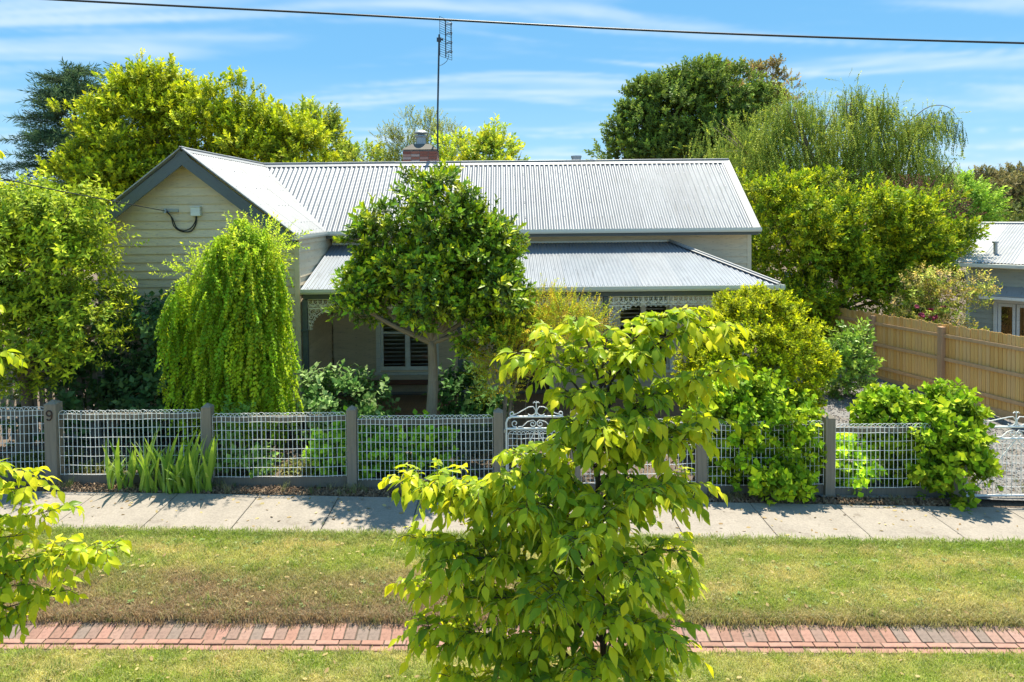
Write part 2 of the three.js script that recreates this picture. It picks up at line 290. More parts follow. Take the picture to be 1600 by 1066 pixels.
// brick spoon drain: a row of bricks across the fall and two courses along the channel
{
  const f = new THREE.Group(); f.name = 'brick_drain'; f.userData.kind = 'structure'; scene.add(f);
  part('mortar_bed', sheet(range(-8, 8, 200), range(7.1, 7.72, 16), (x, d) => gy(x, d) - 0.008 + 0.007 * noise2(x * 5, d * 5)), M.bed, f);
  const r = mulberry(21), soldiers = [0, 1, 2].map((k) => uvMetres(new RoundedBoxGeometry(0.112 + 0.003 * k, 0.06, 0.222 + 0.004 * k, 1, 0.009))), lays = [0, 1].map((k) => uvMetres(new RoundedBoxGeometry(0.226 + 0.006 * k, 0.06, 0.074, 1, 0.008)));
  const slope = Math.atan2(0.045, 0.2);
  for (let i = 0; i < 120; i++) {
    const x = -7.5 + i * 0.1265 + (r() - 0.5) * 0.006, d = 7.53 + (r() - 0.5) * 0.012, y = gy(x, d);
    part('brick', soldiers[i % 3], brickTones[Math.floor(r() * 7)], f, [x, y - 0.028 + (r() - 0.5) * 0.014, -d], [slope + (r() - 0.5) * 0.05, (r() - 0.5) * 0.05, -0.0145 + (r() - 0.5) * 0.05]);
  }
  for (let row = 0; row < 2; row++) for (let i = 0; i < 62; i++) {
    const x = -7.45 + i * 0.241 + row * 0.11 + (r() - 0.5) * 0.006, d = 7.375 - row * 0.085;
    part('brick', lays[i % 2], brickTones[Math.floor(r() * 4)], f, [x, gy(x, d) - 0.024 + (r() - 0.5) * 0.005, -d], [(r() - 0.5) * 0.03 + 0.05 * row, (r() - 0.5) * 0.02, -0.0145 + (r() - 0.5) * 0.02]);
  }
}
// bark chips and leaf litter along the fence, stones on the drive
{
  const r = mulberry(31), chips = [], stones = [], soilBits = [];
  const anyQ = () => new THREE.Quaternion(r() - 0.5, r() - 0.5, r() - 0.5, r() - 0.5).normalize();
  for (let i = 0; i < 5200; i++) { const x = lerp(-8.3, 7.4, r()), d = 10.74 + 0.36 * r() * (0.6 + 0.4 * r()); chips.push({ p: V(x, gy(x, d) + 0.006 + 0.012 * r(), -d), q: anyQ(), s: V(0.5 + r(), 0.5 + 0.5 * r(), 0.5 + r()), c: mix3([0.16, 0.095, 0.055], [0.40, 0.29, 0.18], r() * r()) }); }
  for (let i = 0; i < 5200; i++) { const x = lerp(-9.5, 5.2, r()), d = lerp(11.2, 14.2, r()); soilBits.push({ p: V(x, gy(x, d) + 0.004 + 0.01 * r(), -d), q: anyQ(), s: V(0.6 + r(), 0.5, 0.6 + r()), c: mix3([0.10, 0.07, 0.045], [0.34, 0.25, 0.15], r() * r()) }); }
  for (let i = 0; i < 15000; i++) { const x = lerp(5.2, 10.4, r()), d = 11.1 + 8.5 * r(); const k = 0.7 + 0.5 * r(); stones.push({ p: V(x, gy(x, d) + 0.014 + 0.018 * fbm2(x * 1.7, d * 1.7, 3), -d), q: anyQ(), s: 0.6 + 0.9 * r(), c: tint(r() < 0.25 ? [0.21, 0.165, 0.125] : [0.215, 0.205, 0.20], k) }); }
  const chip = new THREE.BoxGeometry(0.045, 0.006, 0.018), stone = new THREE.IcosahedronGeometry(0.017, 0); stone.scale(1, 0.65, 0.85);
  const w = std([1, 1, 1], 0.95);
  tag(scatter('bark_mulch', chip, w, chips), 'brown bark chips and leaf litter between footpath and wire fence', 'mulch');
  tag(scatter('leaf_litter', chip, w, soilBits), 'dry leaf litter on the garden soil behind the wire fence', 'litter');
  tag(scatter('gravel', stone, w, stones), 'loose grey and tan gravel on the driveway', 'gravel');
}

// ---------------------------------------------------------------- the cottage
const ridgeY = 5.67, ridgeZ = -18.45, eaveY = 4.0, eaveZ = -16.25, wallZ = -16.7, gableZ = -14.1, apexX = -6.24, gx0 = -8.39, gx1 = -4.09;
const house = thing('cottage', 'beige weatherboard cottage with corrugated iron roof, front gable and lace trimmed verandah', 'house', [-1, 0, -16.7]);
house.userData.origin = house.position.clone();
const H = (name, geo, mat, parent = house) => { const m = part(name, geo, mat, parent); if (parent === house) m.position.copy(house.position).negate(); return m; };
const hgroup = (name) => { const g = subgroup(name, house); g.position.copy(house.position).negate(); return g; };

// one weatherboard: a wedge, thick at its lower edge; ends may be cut to a slope
function boardGeo(x0b, x1b, x0t, x1t, y0, y1, z) {
  const f0 = z + 0.034, f1 = z + 0.007, b = z - 0.004;
  const p = [[x0b, y0, f0], [x1b, y0, f0], [x1t, y1, f1], [x0t, y1, f1], [x0b, y0, b], [x1b, y0, b], [x1t, y1, b], [x0t, y1, b]];
  const q = [[0, 1, 2, 3], [4, 5, 1, 0], [1, 5, 6, 2], [4, 0, 3, 7], [3, 2, 6, 7]], pos = [], idx = [];
  p.forEach((v) => pos.push(...v)); q.forEach(([a, c, d, e]) => idx.push(a, c, d, a, d, e));
  return uvMetres(bufferGeo(pos, idx, false));
}
const rb = mulberry(77);
function boardWall(parent, x0, x1, y0, y1, z, step, holes = [], turn) {
  for (let y = y0; y < y1 - 0.02; y += step) {
    const t = Math.min(y1, y + step + 0.012);
    let runs = [[x0, x1]];
    for (const [hx0, hx1, hy0, hy1] of holes) if (y + step > hy0 + 0.02 && y < hy1 - 0.02) runs = runs.flatMap(([a, b]) => [[a, Math.min(b, hx0)], [Math.max(a, hx1), b]].filter(([c, d]) => d - c > 0.01));
    for (const [a, b] of runs) {
      let xs = [a, b]; if (b - a > 3.2) { const c = a + (b - a) * (0.3 + 0.4 * rb()); xs = [a, c - 0.0015, c + 0.0015, b]; }
      for (let k = 0; k < xs.length; k += 2) { const g = boardGeo(xs[k], xs[k + 1], xs[k], xs[k + 1], y, t, z); if (turn) g.applyMatrix4(turn); part('weatherboard', g, boardTones[Math.floor(rb() * 3)], parent); }
    }
  }
}
const winA = [-2.96, -1.62, 0.61, 2.42], winB = [2.70, 3.98, 0.61, 2.42], doorHole = [0.12, 1.12, 0.12, 2.3];
{
  const w = hgroup('front_wall');
  boardWall(w, -4.05, 5.86, 0.12, 3.93, wallZ, 0.166, [winA, winB, doorHole]);
  for (const [a, b, c, d] of [[-4.05, winA[0], 0.05, 4], [winA[1], doorHole[0], 0.05, 4], [doorHole[1], winB[0], 0.05, 4], [winB[1], 5.84, 0.05, 4], [winA[0], winA[1], 0.05, winA[2]], [winA[0], winA[1], winA[3], 4], [winB[0], winB[1], 0.05, winB[2]], [winB[0], winB[1], winB[3], 4], [doorHole[0], doorHole[1], 2.3, 4]]) part('wall_frame', bx(a, b, c, d, wallZ - 0.12, wallZ - 0.005), M.core, w);
  part('corner_board', rbx(5.80, 5.9, 0.1, 3.95, wallZ - 0.08, wallZ + 0.032, 0.004), M.boardC, w);
  part('footing', bx(-4.05, 5.84, -0.1, 0.119, wallZ - 0.1, wallZ - 0.01), M.plinth, w);
}
{
  const w = hgroup('gable_wall'), s = (ridgeY - eaveY) / (gx1 - apexX);   // fall of the roof per metre
  const half = (y) => Math.max(0.02, (ridgeY - 0.10 - y) / s);
  for (let y = 0.12; y < 5.5; y += 0.166) {
    const y1 = Math.min(5.55, y + 0.178), a0 = Math.max(-8.1, apexX - half(y)), a1 = Math.min(-4.12, apexX + half(y)), b0 = Math.max(-8.1, apexX - half(y1)), b1 = Math.min(-4.12, apexX + half(y1));
    part('weatherboard', boardGeo(a0, a1, b0, b1, y, y1, gableZ), boardTones[Math.floor(rb() * 3)], w);
  }
  const sh = new THREE.Shape([[-8.1, 0.05], [-4.12, 0.05], [-4.12, ridgeY - 0.1 - (gx1 - apexX) * s], [apexX, ridgeY - 0.14], [-8.1, ridgeY - 0.1 - 1.86 * s]].map(([x, y]) => new THREE.Vector2(x, y)));
  const core = new THREE.ExtrudeGeometry(sh, { depth: 0.1, bevelEnabled: false }); core.translate(0, 0, gableZ - 0.106); part('wall_frame', core, M.core, w);
  for (const x of [-8.12, -4.17]) part('corner_board', rbx(x, x + 0.1, 0.05, 3.9, gableZ - 0.06, gableZ + 0.034, 0.004), M.boardC, w);
  const side = hgroup('gable_side_wall'), turn = new THREE.Matrix4().makeRotationY(Math.PI / 2).setPosition(-4.1, 0, 0);   // local x runs to -z, outside faces +x
  boardWall(side, 14.1, 16.7, 0.12, 3.93, 0, 0.166, [], turn);
  part('wall_frame', bx(-4.2, -4.106, 0.05, 3.95, -16.6, -14.2), M.core, side);
  const rest = hgroup('back_wall');                             // the sides and rear that close the house
  part('wall_frame', bx(-8.1, -8.0, 0.05, 3.95, -23.2, -14.22), M.boardB, rest); part('wall_frame', bx(5.74, 5.84, 0.05, 4.0, -20.6, -16.83), M.boardB, rest);
  part('wall_frame', bx(-8.0, 5.74, 0.05, 4.0, -20.6, -20.5), M.boardB, rest);
  const tri = new THREE.Shape([new THREE.Vector2(16.3, 3.95), new THREE.Vector2(20.6, 3.95), new THREE.Vector2(18.45, 5.55)]);
  const end = new THREE.ExtrudeGeometry(tri, { depth: 0.08, bevelEnabled: false }); end.rotateY(Math.PI / 2); end.translate(5.76, 0, 0); part('gable_end', end, M.boardB, rest);
  part('ceiling', bx(-8, 5.7, 3.7, 3.75, -20.4, -16.9), M.core, rest); part('floor', bx(-8, 5.7, 0.05, 0.1, -20.4, -16.9), M.deck, rest);
}
// corrugated iron laid in sheets over a roof plane
function ironRoof(group, O, A, B, N, a0, a1, top, bot, tones, pitch = 0.076, amp = 0.0092) {
  const cover = pitch * Math.round(0.76 / pitch), mat = null, r = mulberry(Math.floor(a1 * 1000) + 5);
  let s = a0, k = 0;
  while (s < a1 - 0.01) {
    const e = Math.min(a1, s + cover), n = Math.max(2, Math.round((e - s) / pitch * 10)), pos = [], uv = [], idx = [], lift = (k % 2) * 0.0025 + r() * 0.001;
    for (let i = 0; i <= n; i++) {
      const a = lerp(s, e + (e < a1 ? 0.02 : 0), i / n), h = amp * Math.cos((a / pitch) * Math.PI * 2) + lift, t0 = top(a), b0 = Math.max(t0 + 0.002, bot(a));
      for (const b of [t0, b0]) { pos.push(O[0] + A[0] * a + B[0] * b + N[0] * h, O[1] + A[1] * a + B[1] * b + N[1] * h, O[2] + A[2] * a + B[2] * b + N[2] * h); uv.push(a + k * 0.31, b + k * 0.77); }
      if (i) { const q = i * 2; idx.push(q - 2, q - 1, q, q - 1, q + 1, q); }
    }
    const g = bufferGeo(pos, idx); g.setAttribute('uv', new THREE.Float32BufferAttribute(uv, 2));
    part('roof_sheet', g, mat ?? tones[Math.floor(r() * tones.length)], group);
    s = e; k++;
  }
}
const screwGeo = new THREE.SphereGeometry(0.011, 6, 4), screwMat = std([0.42, 0.43, 0.44], 0.5, { metalness: 0.5 });
function screws(group, O, A, B, N, a0, a1, rows, skip) {
  const list = []; for (const b of rows) for (let a = a0 + 0.076 * 1.0; a < a1; a += 0.076 * 3) if (!skip || !skip(a, b)) list.push({ p: V(O[0] + A[0] * a + B[0] * b + N[0] * 0.012, O[1] + A[1] * a + B[1] * b + N[1] * 0.012, O[2] + A[2] * a + B[2] * b + N[2] * 0.012), q: new THREE.Quaternion(), s: 1 });
  scatter('roof_screws', screwGeo, screwMat, list, group);
}
const unit = (v) => { const l = Math.hypot(...v); return v.map((x) => x / l); };
{
  const L = Math.hypot(ridgeY - eaveY, ridgeZ - eaveZ), B = unit([0, eaveY - ridgeY, eaveZ - ridgeZ]), N = [0, B[2], -B[1]], O = [0, ridgeY, ridgeZ];
  const roof = hgroup('main_roof');
  const bot = (a) => (a < gx1 ? ((a - apexX) / (gx1 - apexX)) * L : L + 0.06);
  ironRoof(roof, O, [1, 0, 0], B, N, apexX + 0.03, 5.93, () => 0.03, bot, zincTones, 0.122, 0.0135);
  screws(roof, O, [1, 0, 0], B, N, apexX + 0.1, 5.8, [0.55, 1.15, 1.75, 2.35, 2.74], (a, b) => b > bot(a) - 0.1);
  ironRoof(roof, [0, ridgeY, ridgeZ], [1, 0, 0], [0, B[1], -B[2]], [0, N[1], -N[2]], gx0, 5.93, () => 0.03, () => L + 0.06, zincTones);
  const L2 = Math.hypot(gx1 - apexX, ridgeY - eaveY), B2 = unit([gx1 - apexX, eaveY - ridgeY, 0]), N2 = [-B2[1], B2[0], 0], O2 = [apexX, ridgeY, -13.74];
  const wing = hgroup('gable_roof'), depth = 4.71;
  ironRoof(wing, O2, [0, 0, -1], B2, N2, 0, depth, () => 0.03, (a) => (a < 2.51 ? L2 + 0.05 : Math.max(0.04, ((depth - a) / 2.2) * L2)), [M.zincSunGlare], 0.122, 0.0135);  // same metal as the main roof; sun glare on this slope painted in as paler colour
  ironRoof(wing, O2, [0, 0, -1], [-B2[0], B2[1], 0], [-N2[0], N2[1], 0], 0, depth, () => 0.03, () => L2 + 0.05, zincTones);
  screws(wing, O2, [0, 0, -1], B2, N2, 0, 4.5, [0.6, 1.2, 1.8, 2.4, 2.66], (a, b) => a > 2.4 + (1 - b / L2) * 2.0);
  // cappings: two flanges and a roll
  const capping = (parent, a, b, d1, d2, w, name = 'ridge_cap', mat = M.cap) => {
    const pos = [], idx = [], P = V(...a), Q = V(...b), e1 = V(...d1).normalize(), e2 = V(...d2).normalize();
    const up = V().addVectors(e1, e2).multiplyScalar(-0.5), lift = 0.022;
    const row = (c) => [c.clone().addScaledVector(e1, w), c.clone().addScaledVector(e1, 0.03), c.clone().addScaledVector(e2, 0.03), c.clone().addScaledVector(e2, w)].map((v) => v.addScaledVector(up.clone().normalize(), lift));
    row(P).forEach((v) => pos.push(v.x, v.y, v.z)); row(Q).forEach((v) => pos.push(v.x, v.y, v.z));
    for (let k = 0; k < 3; k++) idx.push(k, k + 1, k + 5, k, k + 5, k + 4);
    const roll = sweep([P, Q].map((v) => v.clone().addScaledVector(up.clone().normalize(), lift + 0.008)), 0.024, 8);
    return part(name, merge([bufferGeo(pos, idx, false), roll]), mat, parent);
  };
  for (let k = 0; k < 7; k++) { const xa = apexX - 0.05 + k * 1.745, xb = Math.min(5.96, xa + 1.75); capping(roof, [xa, ridgeY + 0.002 * (k % 2), ridgeZ], [xb, ridgeY + 0.002 * (k % 2), ridgeZ], B, [0, B[1], -B[2]], 0.15); }
  capping(wing, [apexX, ridgeY, -13.70], [apexX, ridgeY, -16.1], B2, [-B2[0], B2[1], 0], 0.13); capping(wing, [apexX, ridgeY + 0.003, -16.09], [apexX, ridgeY + 0.003, ridgeZ + 0.04], B2, [-B2[0], B2[1], 0], 0.13);
  // verge flashing at the right end of the main roof
  const verge = (b) => V(5.93, ridgeY + B[1] * b, ridgeZ + B[2] * b);
  const p = [], i = []; for (const b of [0, L + 0.07]) { const v = verge(b); p.push(v.x - 0.17, v.y + 0.016 * N[1], v.z + 0.016 * N[2], v.x + 0.015, v.y + 0.02 * N[1], v.z + 0.02 * N[2], v.x + 0.018, v.y - 0.13, v.z, v.x - 0.02, v.y - 0.14, v.z); }
  for (let k = 0; k < 3; k++) i.push(k, k + 1, k + 5, k, k + 5, k + 4); part('verge_flashing', bufferGeo(p, i, false), M.cap, roof);
  // valley tray
  const va = V(apexX, ridgeY - 0.035, ridgeZ), vb = V(gx1, eaveY - 0.035, eaveZ), vp = []; for (const v of [va, vb]) vp.push(v.x - 0.14, v.y + 0.11 * 0.777 , v.z + 0.0, v.x, v.y, v.z, v.x + 0.0, v.y + 0.11 * 0.757, v.z - 0.14);
  part('valley_tray', bufferGeo(vp, [0, 1, 4, 0, 4, 3, 1, 2, 5, 1, 5, 4], false), M.lead, roof);
  // gutters: an open trough with a rolled front
  const gutter = (parent, a, b, out, mat = M.gutter, hgt = 0.095, wid = 0.105) => {
    const P = V(...a), Q = V(...b), o = V(...out), pr = [[0, 0], [0, -hgt], [wid * 0.8, -hgt], [wid, -hgt * 0.6], [wid, 0.0], [wid - 0.014, 0.0], [wid - 0.014, -hgt * 0.55], [wid * 0.75, -hgt + 0.008], [0.01, -hgt + 0.008], [0.01, 0]];
    const pos = [], idx = []; for (const c of [P, Q]) for (const [h, v] of pr) pos.push(c.x + o.x * h, c.y + v, c.z + o.z * h);
    const n = pr.length; for (let k = 0; k < n; k++) { const k1 = (k + 1) % n; idx.push(k, k1, n + k1, k, n + k1, n + k); }
    for (const q of [0, n]) { for (let k = 0; k < 4; k++) idx.push(q + k, q + k + 1, q + n - 1 - k, q + k + 1, q + n - 2 - k, q + n - 1 - k); }
    return part('gutter', bufferGeo(pos, idx, false), mat, parent);
  };
  gutter(roof, [gx1 - 0.02, eaveY - 0.03, eaveZ], [5.96, eaveY - 0.03, eaveZ], [0, 0, 1]);
  gutter(wing, [gx1 - 0.02, eaveY - 0.03, -13.72], [gx1 - 0.02, eaveY - 0.03, eaveZ], [1, 0, 0]);
  part('fascia', bx(gx1 + 0.02, 5.92, eaveY - 0.2, eaveY - 0.03, eaveZ - 0.03, eaveZ - 0.002), M.trim, roof);
  part('soffit', bx(gx1, 5.84, eaveY - 0.19, eaveY - 0.17, wallZ + 0.03, eaveZ - 0.03), M.boardB, roof);
  part('fascia', bx(gx1 - 0.05, gx1 - 0.022, eaveY - 0.2, eaveY - 0.03, eaveZ + 0.05, -13.76), M.trim, wing);
  part('soffit', bx(-4.1, gx1 - 0.05, eaveY - 0.19, eaveY - 0.17, -16.2, -13.8), M.boardB, wing);
  // barge boards up the front gable, each with a metal flashing on top
  for (const s of [1, -1]) {
    const g = new THREE.BoxGeometry(L2 + 0.06, 0.205, 0.035), b = uvMetres(g); const ang = Math.atan2(eaveY - ridgeY, gx1 - apexX) * s;
    const m = part('barge_board', b, M.trim, wing); m.rotation.z = ang; m.position.set(apexX + s * (gx1 - apexX) / 2 - s * 0.128 * N2[0] + s * 0.0, (ridgeY + eaveY) / 2 - 0.122, -13.765 - 0.0004 * s);
    const fl = part('barge_flashing', uvMetres(new THREE.BoxGeometry(L2 + 0.08, 0.022, 0.13)), M.cap, wing); fl.rotation.z = ang; fl.position.set(apexX + s * (gx1 - apexX) / 2 + s * 0.006, (ridgeY + eaveY) / 2 + 0.022, -13.77 - 0.0006 * s);
  }
  // ---- verandah
  const ver = hgroup('verandah_roof'), vT = 3.63, vE = 2.885, vz = -14.05, VL = Math.hypot(vT - vE, vz - wallZ - 0.03), VB = unit([0, vE - vT, vz - wallZ - 0.03]), VN = [0, VB[2], -VB[1]], VO = [0, vT, wallZ + 0.03];
  const blue = [std([0.235, 0.26, 0.295], 0.48, { metalness: 0.25, map: T.zinc }), std([0.26, 0.28, 0.31], 0.48, { metalness: 0.25, map: T.zinc })];
  ironRoof(ver, VO, [1, 0, 0], VB, VN, -4.04, 5.5, (a) => (a < 3.95 ? 0 : ((a - 3.95) / 1.55) * VL - 0.01), () => VL + 0.05, blue);
  screws(ver, VO, [1, 0, 0], VB, VN, -4.0, 5.3, [0.9, 1.8, 2.68], (a, b) => a > 3.7 + (b / VL) * 1.5);
  const hB = unit([1.55, vE - vT, 0]); ironRoof(ver, [3.95, vT, 0], [0, 0, -1], hB, [-hB[1], hB[0], 0], 14.06, 16.66, (a) => clamp((16.67 - a) / 2.62) * 1.70, () => 1.72, blue);
  const hipTop = [3.95, vT + 0.02, wallZ + 0.05], hipEnd = [5.53, vE + 0.005, vz + 0.03];
  capping(ver, hipTop, hipEnd, [-0.86, -0.07, 0.5], [0.86, -0.32, -0.5], 0.09, 'hip_cap');
  part('flashing', bx(-4.03, 3.98, vT + 0.01, vT + 0.05, wallZ + 0.028, wallZ + 0.075), M.white, ver);
  gutter(ver, [-4.03, vE - 0.005, vz], [5.6, vE - 0.005, vz], [0, 0, 1], M.gutter, 0.10, 0.11); gutter(ver, [5.5, vE - 0.005, -16.6], [5.5, vE - 0.005, vz + 0.11], [1, 0, 0], M.gutter, 0.1, 0.11);
  part('beam', rbx(-4.02, 5.42, 2.665, 2.79, -14.2, -14.1, 0.006), M.trim, ver); part('beam', rbx(5.3, 5.4, 2.67, 2.79, -16.6, -14.21, 0.006), M.trim, ver);
  part('lining', bx(-4.03, 5.3, 2.80, 2.815, -16.65, -14.12), M.white, ver);
  // posts and cast iron lace
  const px = [-3.99, -0.87, 2.07, 5.2], porch = hgroup('verandah'), tall = 2.66;
  px.forEach((x) => { part('post', rbx(x - 0.052, x + 0.052, 0.05, tall, -14.202, -14.098, 0.008), M.trim, porch); part('post_collar', rbx(x - 0.066, x + 0.066, 2.02, 2.06, -14.216, -14.084, 0.006), M.trim, porch); });
  const arcPts = (cx, cy, r, a0, a1, n = 9) => range(a0, a1, n).map((a) => V(cx + Math.cos(a) * r, cy + Math.sin(a) * r, 0));
  const spiral = (cx, cy, r0, r1, a0, a1, n = 14) => range(0, 1, n).map((t) => V(cx + Math.cos(lerp(a0, a1, t)) * lerp(r0, r1, t), cy + Math.sin(lerp(a0, a1, t)) * lerp(r0, r1, t), 0));
  const W = 0.205, hgt = 0.165, q = 0.0078;
  const frieze = merge([
    sweep(arcPts(W / 2, 0.01, 0.078, 0, Math.PI, 12), q, 5), sweep(arcPts(W / 2, 0.01, 0.045, 0, Math.PI, 9), q, 5), ...[0.45, 0.95, 1.57, 2.19, 2.69].map((a) => sweep([V(W / 2, 0.012, 0), V(W / 2 + Math.cos(a) * 0.078, 0.01 + Math.sin(a) * 0.078, 0)], q * 0.9, 5)),
    ...[-1, 1].map((s) => sweep(spiral(W / 2 + s * 0.068, 0.112, 0.034, 0.010, s > 0 ? -1.4 : Math.PI + 1.4, s > 0 ? 4.2 : Math.PI - 4.2, 12), q, 5)), sweep(arcPts(W / 2, 0.12, 0.02, 0, Math.PI * 2, 9), q, 5), sweep([V(W / 2, 0.08, 0), V(W / 2, hgt, 0)], q, 5), sweep([V(0, 0, 0), V(0, hgt, 0)], q, 5),
    ...[-1, 1].map((s) => sweep([V(W / 2, 0.03, 0), V(W / 2 + s * 0.04, 0.05, 0), V(W / 2 + s * 0.095, 0.07, 0)], q, 5)),
    ...[0.25, 0.75].map((k) => sweep(arcPts(W * k, -0.022, 0.017, Math.PI * 0.0, Math.PI * -1, 6), q * 0.9, 5)),
  ]);
  const BR = 0.44, bracketParts = [sweep([V(0, 0, 0), V(0, -BR, 0)], 0.008, 5), sweep([V(0, 0, 0), V(BR, 0, 0)], 0.008, 5), sweep(arcPts(BR, -BR, BR * 0.93, Math.PI / 2, Math.PI, 14), 0.007, 5)];
  for (let k = 0; k < 9; k++) { const a = lerp(Math.PI / 2 + 0.08, Math.PI - 0.08, k / 8); bracketParts.push(sweep(arcPts(BR + Math.cos(a) * BR * 0.88, -BR + Math.sin(a) * BR * 0.88, 0.017, 0, Math.PI * 2, 7), 0.0055, 4)); }
  for (const [cx, cy, r, s] of [[0.07, -0.07, 0.055, 1], [0.17, -0.045, 0.036, -1], [0.045, -0.17, 0.036, -1], [0.255, -0.03, 0.024, 1], [0.03, -0.255, 0.024, 1], [0.115, -0.125, 0.03, 1], [0.335, -0.018, 0.015, 1], [0.018, -0.335, 0.015, 1]]) { bracketParts.push(sweep(spiral(cx, cy, r, r * 0.25, 0.6, 0.6 + s * 7, 16), 0.0055, 4)); bracketParts.push(sweep(arcPts(cx, cy, r, 0, Math.PI * 2, 10), 0.005, 4)); }
  const bracket = merge(bracketParts);
  for (let b = 0; b < 3; b++) {
    const xa = px[b] + 0.055, xb = px[b + 1] - 0.055, n = Math.round((xb - xa) / W), k = (xb - xa) / n / W, f = hgroup('frieze');
    part('rail', rbx(xa, xb, 2.648, 2.664, -14.16, -14.14, 0.004), M.lace, f); part('rail', rbx(xa, xb, 2.474, 2.488, -14.16, -14.14, 0.004), M.lace, f);
    for (let i = 0; i < n; i++) { const m = part('lace_panel', frieze, M.lace, f, [xa + i * W * k, 2.488, -14.15]); m.scale.x = k; }
    part('bracket', bracket, M.lace, f, [xa + 0.012, 2.47, -14.15]); const m = part('bracket', bracket, M.lace, f, [xb - 0.012, 2.47, -14.15]); m.rotation.y = Math.PI;
  }
  for (let k = 0; k < 13; k++) part('deck_board', rbx(-4.0, 5.45, 0.02, 0.055, -16.62 + k * 0.19, -16.62 + k * 0.19 + 0.184, 0.004), M.deck, porch);
  part('deck_edge', bx(-4.0, 5.45, -0.12, 0.019, -14.16, -14.12), M.plinth, porch);
}
// windows: frame, sashes, panes and plantation shutters behind
function windowUnit(name, [x0, x1, y0, y1], z, muntin) {
  const g = hgroup(name), f = M.frame, w = 0.105;
  part('frame', rbx(x0 - w + 0.03, x0 + 0.03, y0 - 0.02, y1 + 0.02, z - 0.06, z + 0.045, 0.005), f, g); part('frame', rbx(x1 - 0.03, x1 + w - 0.03, y0 - 0.02, y1 + 0.02, z - 0.06, z + 0.045, 0.005), f, g);
  part('frame', rbx(x0 - w + 0.03, x1 + w - 0.03, y1 + 0.021, y1 + 0.12, z - 0.06, z + 0.05, 0.005), f, g); part('sill', rbx(x0 - w, x1 + w, y0 - 0.075, y0 - 0.021, z - 0.06, z + 0.11, 0.006), f, g);
  const ix0 = x0 + 0.031, ix1 = x1 - 0.031, mid = (ix0 + ix1) / 2, zz = z - 0.04, n = muntin.length + 1;
  part('sash_rail', rbx(ix0, ix1, y0 - 0.02, y0 + 0.10, zz - 0.03, zz + 0.02, 0.004), f, g); part('sash_rail', rbx(ix0, ix1, y1 - 0.05, y1 + 0.02, zz - 0.03, zz + 0.02, 0.004), f, g);
  part('stile', rbx(ix0, ix0 + 0.06, y0 + 0.101, y1 - 0.051, zz - 0.03, zz + 0.02, 0.004), f, g); part('stile', rbx(ix1 - 0.06, ix1, y0 + 0.101, y1 - 0.051, zz - 0.03, zz + 0.02, 0.004), f, g); part('mullion', rbx(mid - 0.06, mid + 0.06, y0 + 0.101, y1 - 0.051, zz - 0.03, zz + 0.022, 0.004), f, g);
  const ys = [y0 + 0.10, ...muntin, y1 - 0.05];
  for (const [a, b] of [[ix0 + 0.061, mid - 0.061], [mid + 0.061, ix1 - 0.061]]) {
    for (let k = 0; k < n; k++) { part('pane', bx(a - 0.004, b + 0.004, ys[k] + (k ? 0.022 : -0.004), ys[k + 1] - (k < n - 1 ? 0.022 : -0.004), zz - 0.008, zz - 0.004), M.glass, g); if (k < n - 1) part('muntin', rbx(a, b, ys[k + 1] - 0.025, ys[k + 1] + 0.025, zz - 0.025, zz + 0.015, 0.004), f, g); }
    for (let y = y0 + 0.13; y < y1 - 0.06; y += 0.098) part('shutter_slat', rbx(a, b, -0.034, 0.034, -0.005, 0.005, 0.003), M.shutter, g, [0, y, zz - 0.115], [1.05, 0, 0]);
  }
}
windowUnit('window', winA, wallZ, [1.52]); windowUnit('window', winB, wallZ, [1.67]);
{
  const d = hgroup('door'), z = wallZ - 0.07;
  part('frame', rbx(0.06, 0.15, 0.08, 2.34, z - 0.04, wallZ + 0.05, 0.005), M.frame, d); part('frame', rbx(1.09, 1.18, 0.08, 2.34, z - 0.04, wallZ + 0.05, 0.005), M.frame, d); part('frame', rbx(0.06, 1.18, 2.341, 2.44, z - 0.04, wallZ + 0.05, 0.005), M.frame, d);
  part('leaf', bx(0.151, 1.089, 0.08, 2.338, z - 0.05, z - 0.01), M.door, d);
  for (const [a, b, c, e] of [[0.26, 0.57, 0.3, 0.95], [0.67, 0.98, 0.3, 0.95], [0.26, 0.57, 1.15, 2.1], [0.67, 0.98, 1.15, 2.1]]) part('panel', rbx(a, b, c, e, z - 0.012, z + 0.004, 0.006), M.door, d);
  part('handle', new THREE.SphereGeometry(0.03, 10, 8), M.dullmetal, d, [1.03, 1.05, z + 0.03]);
}
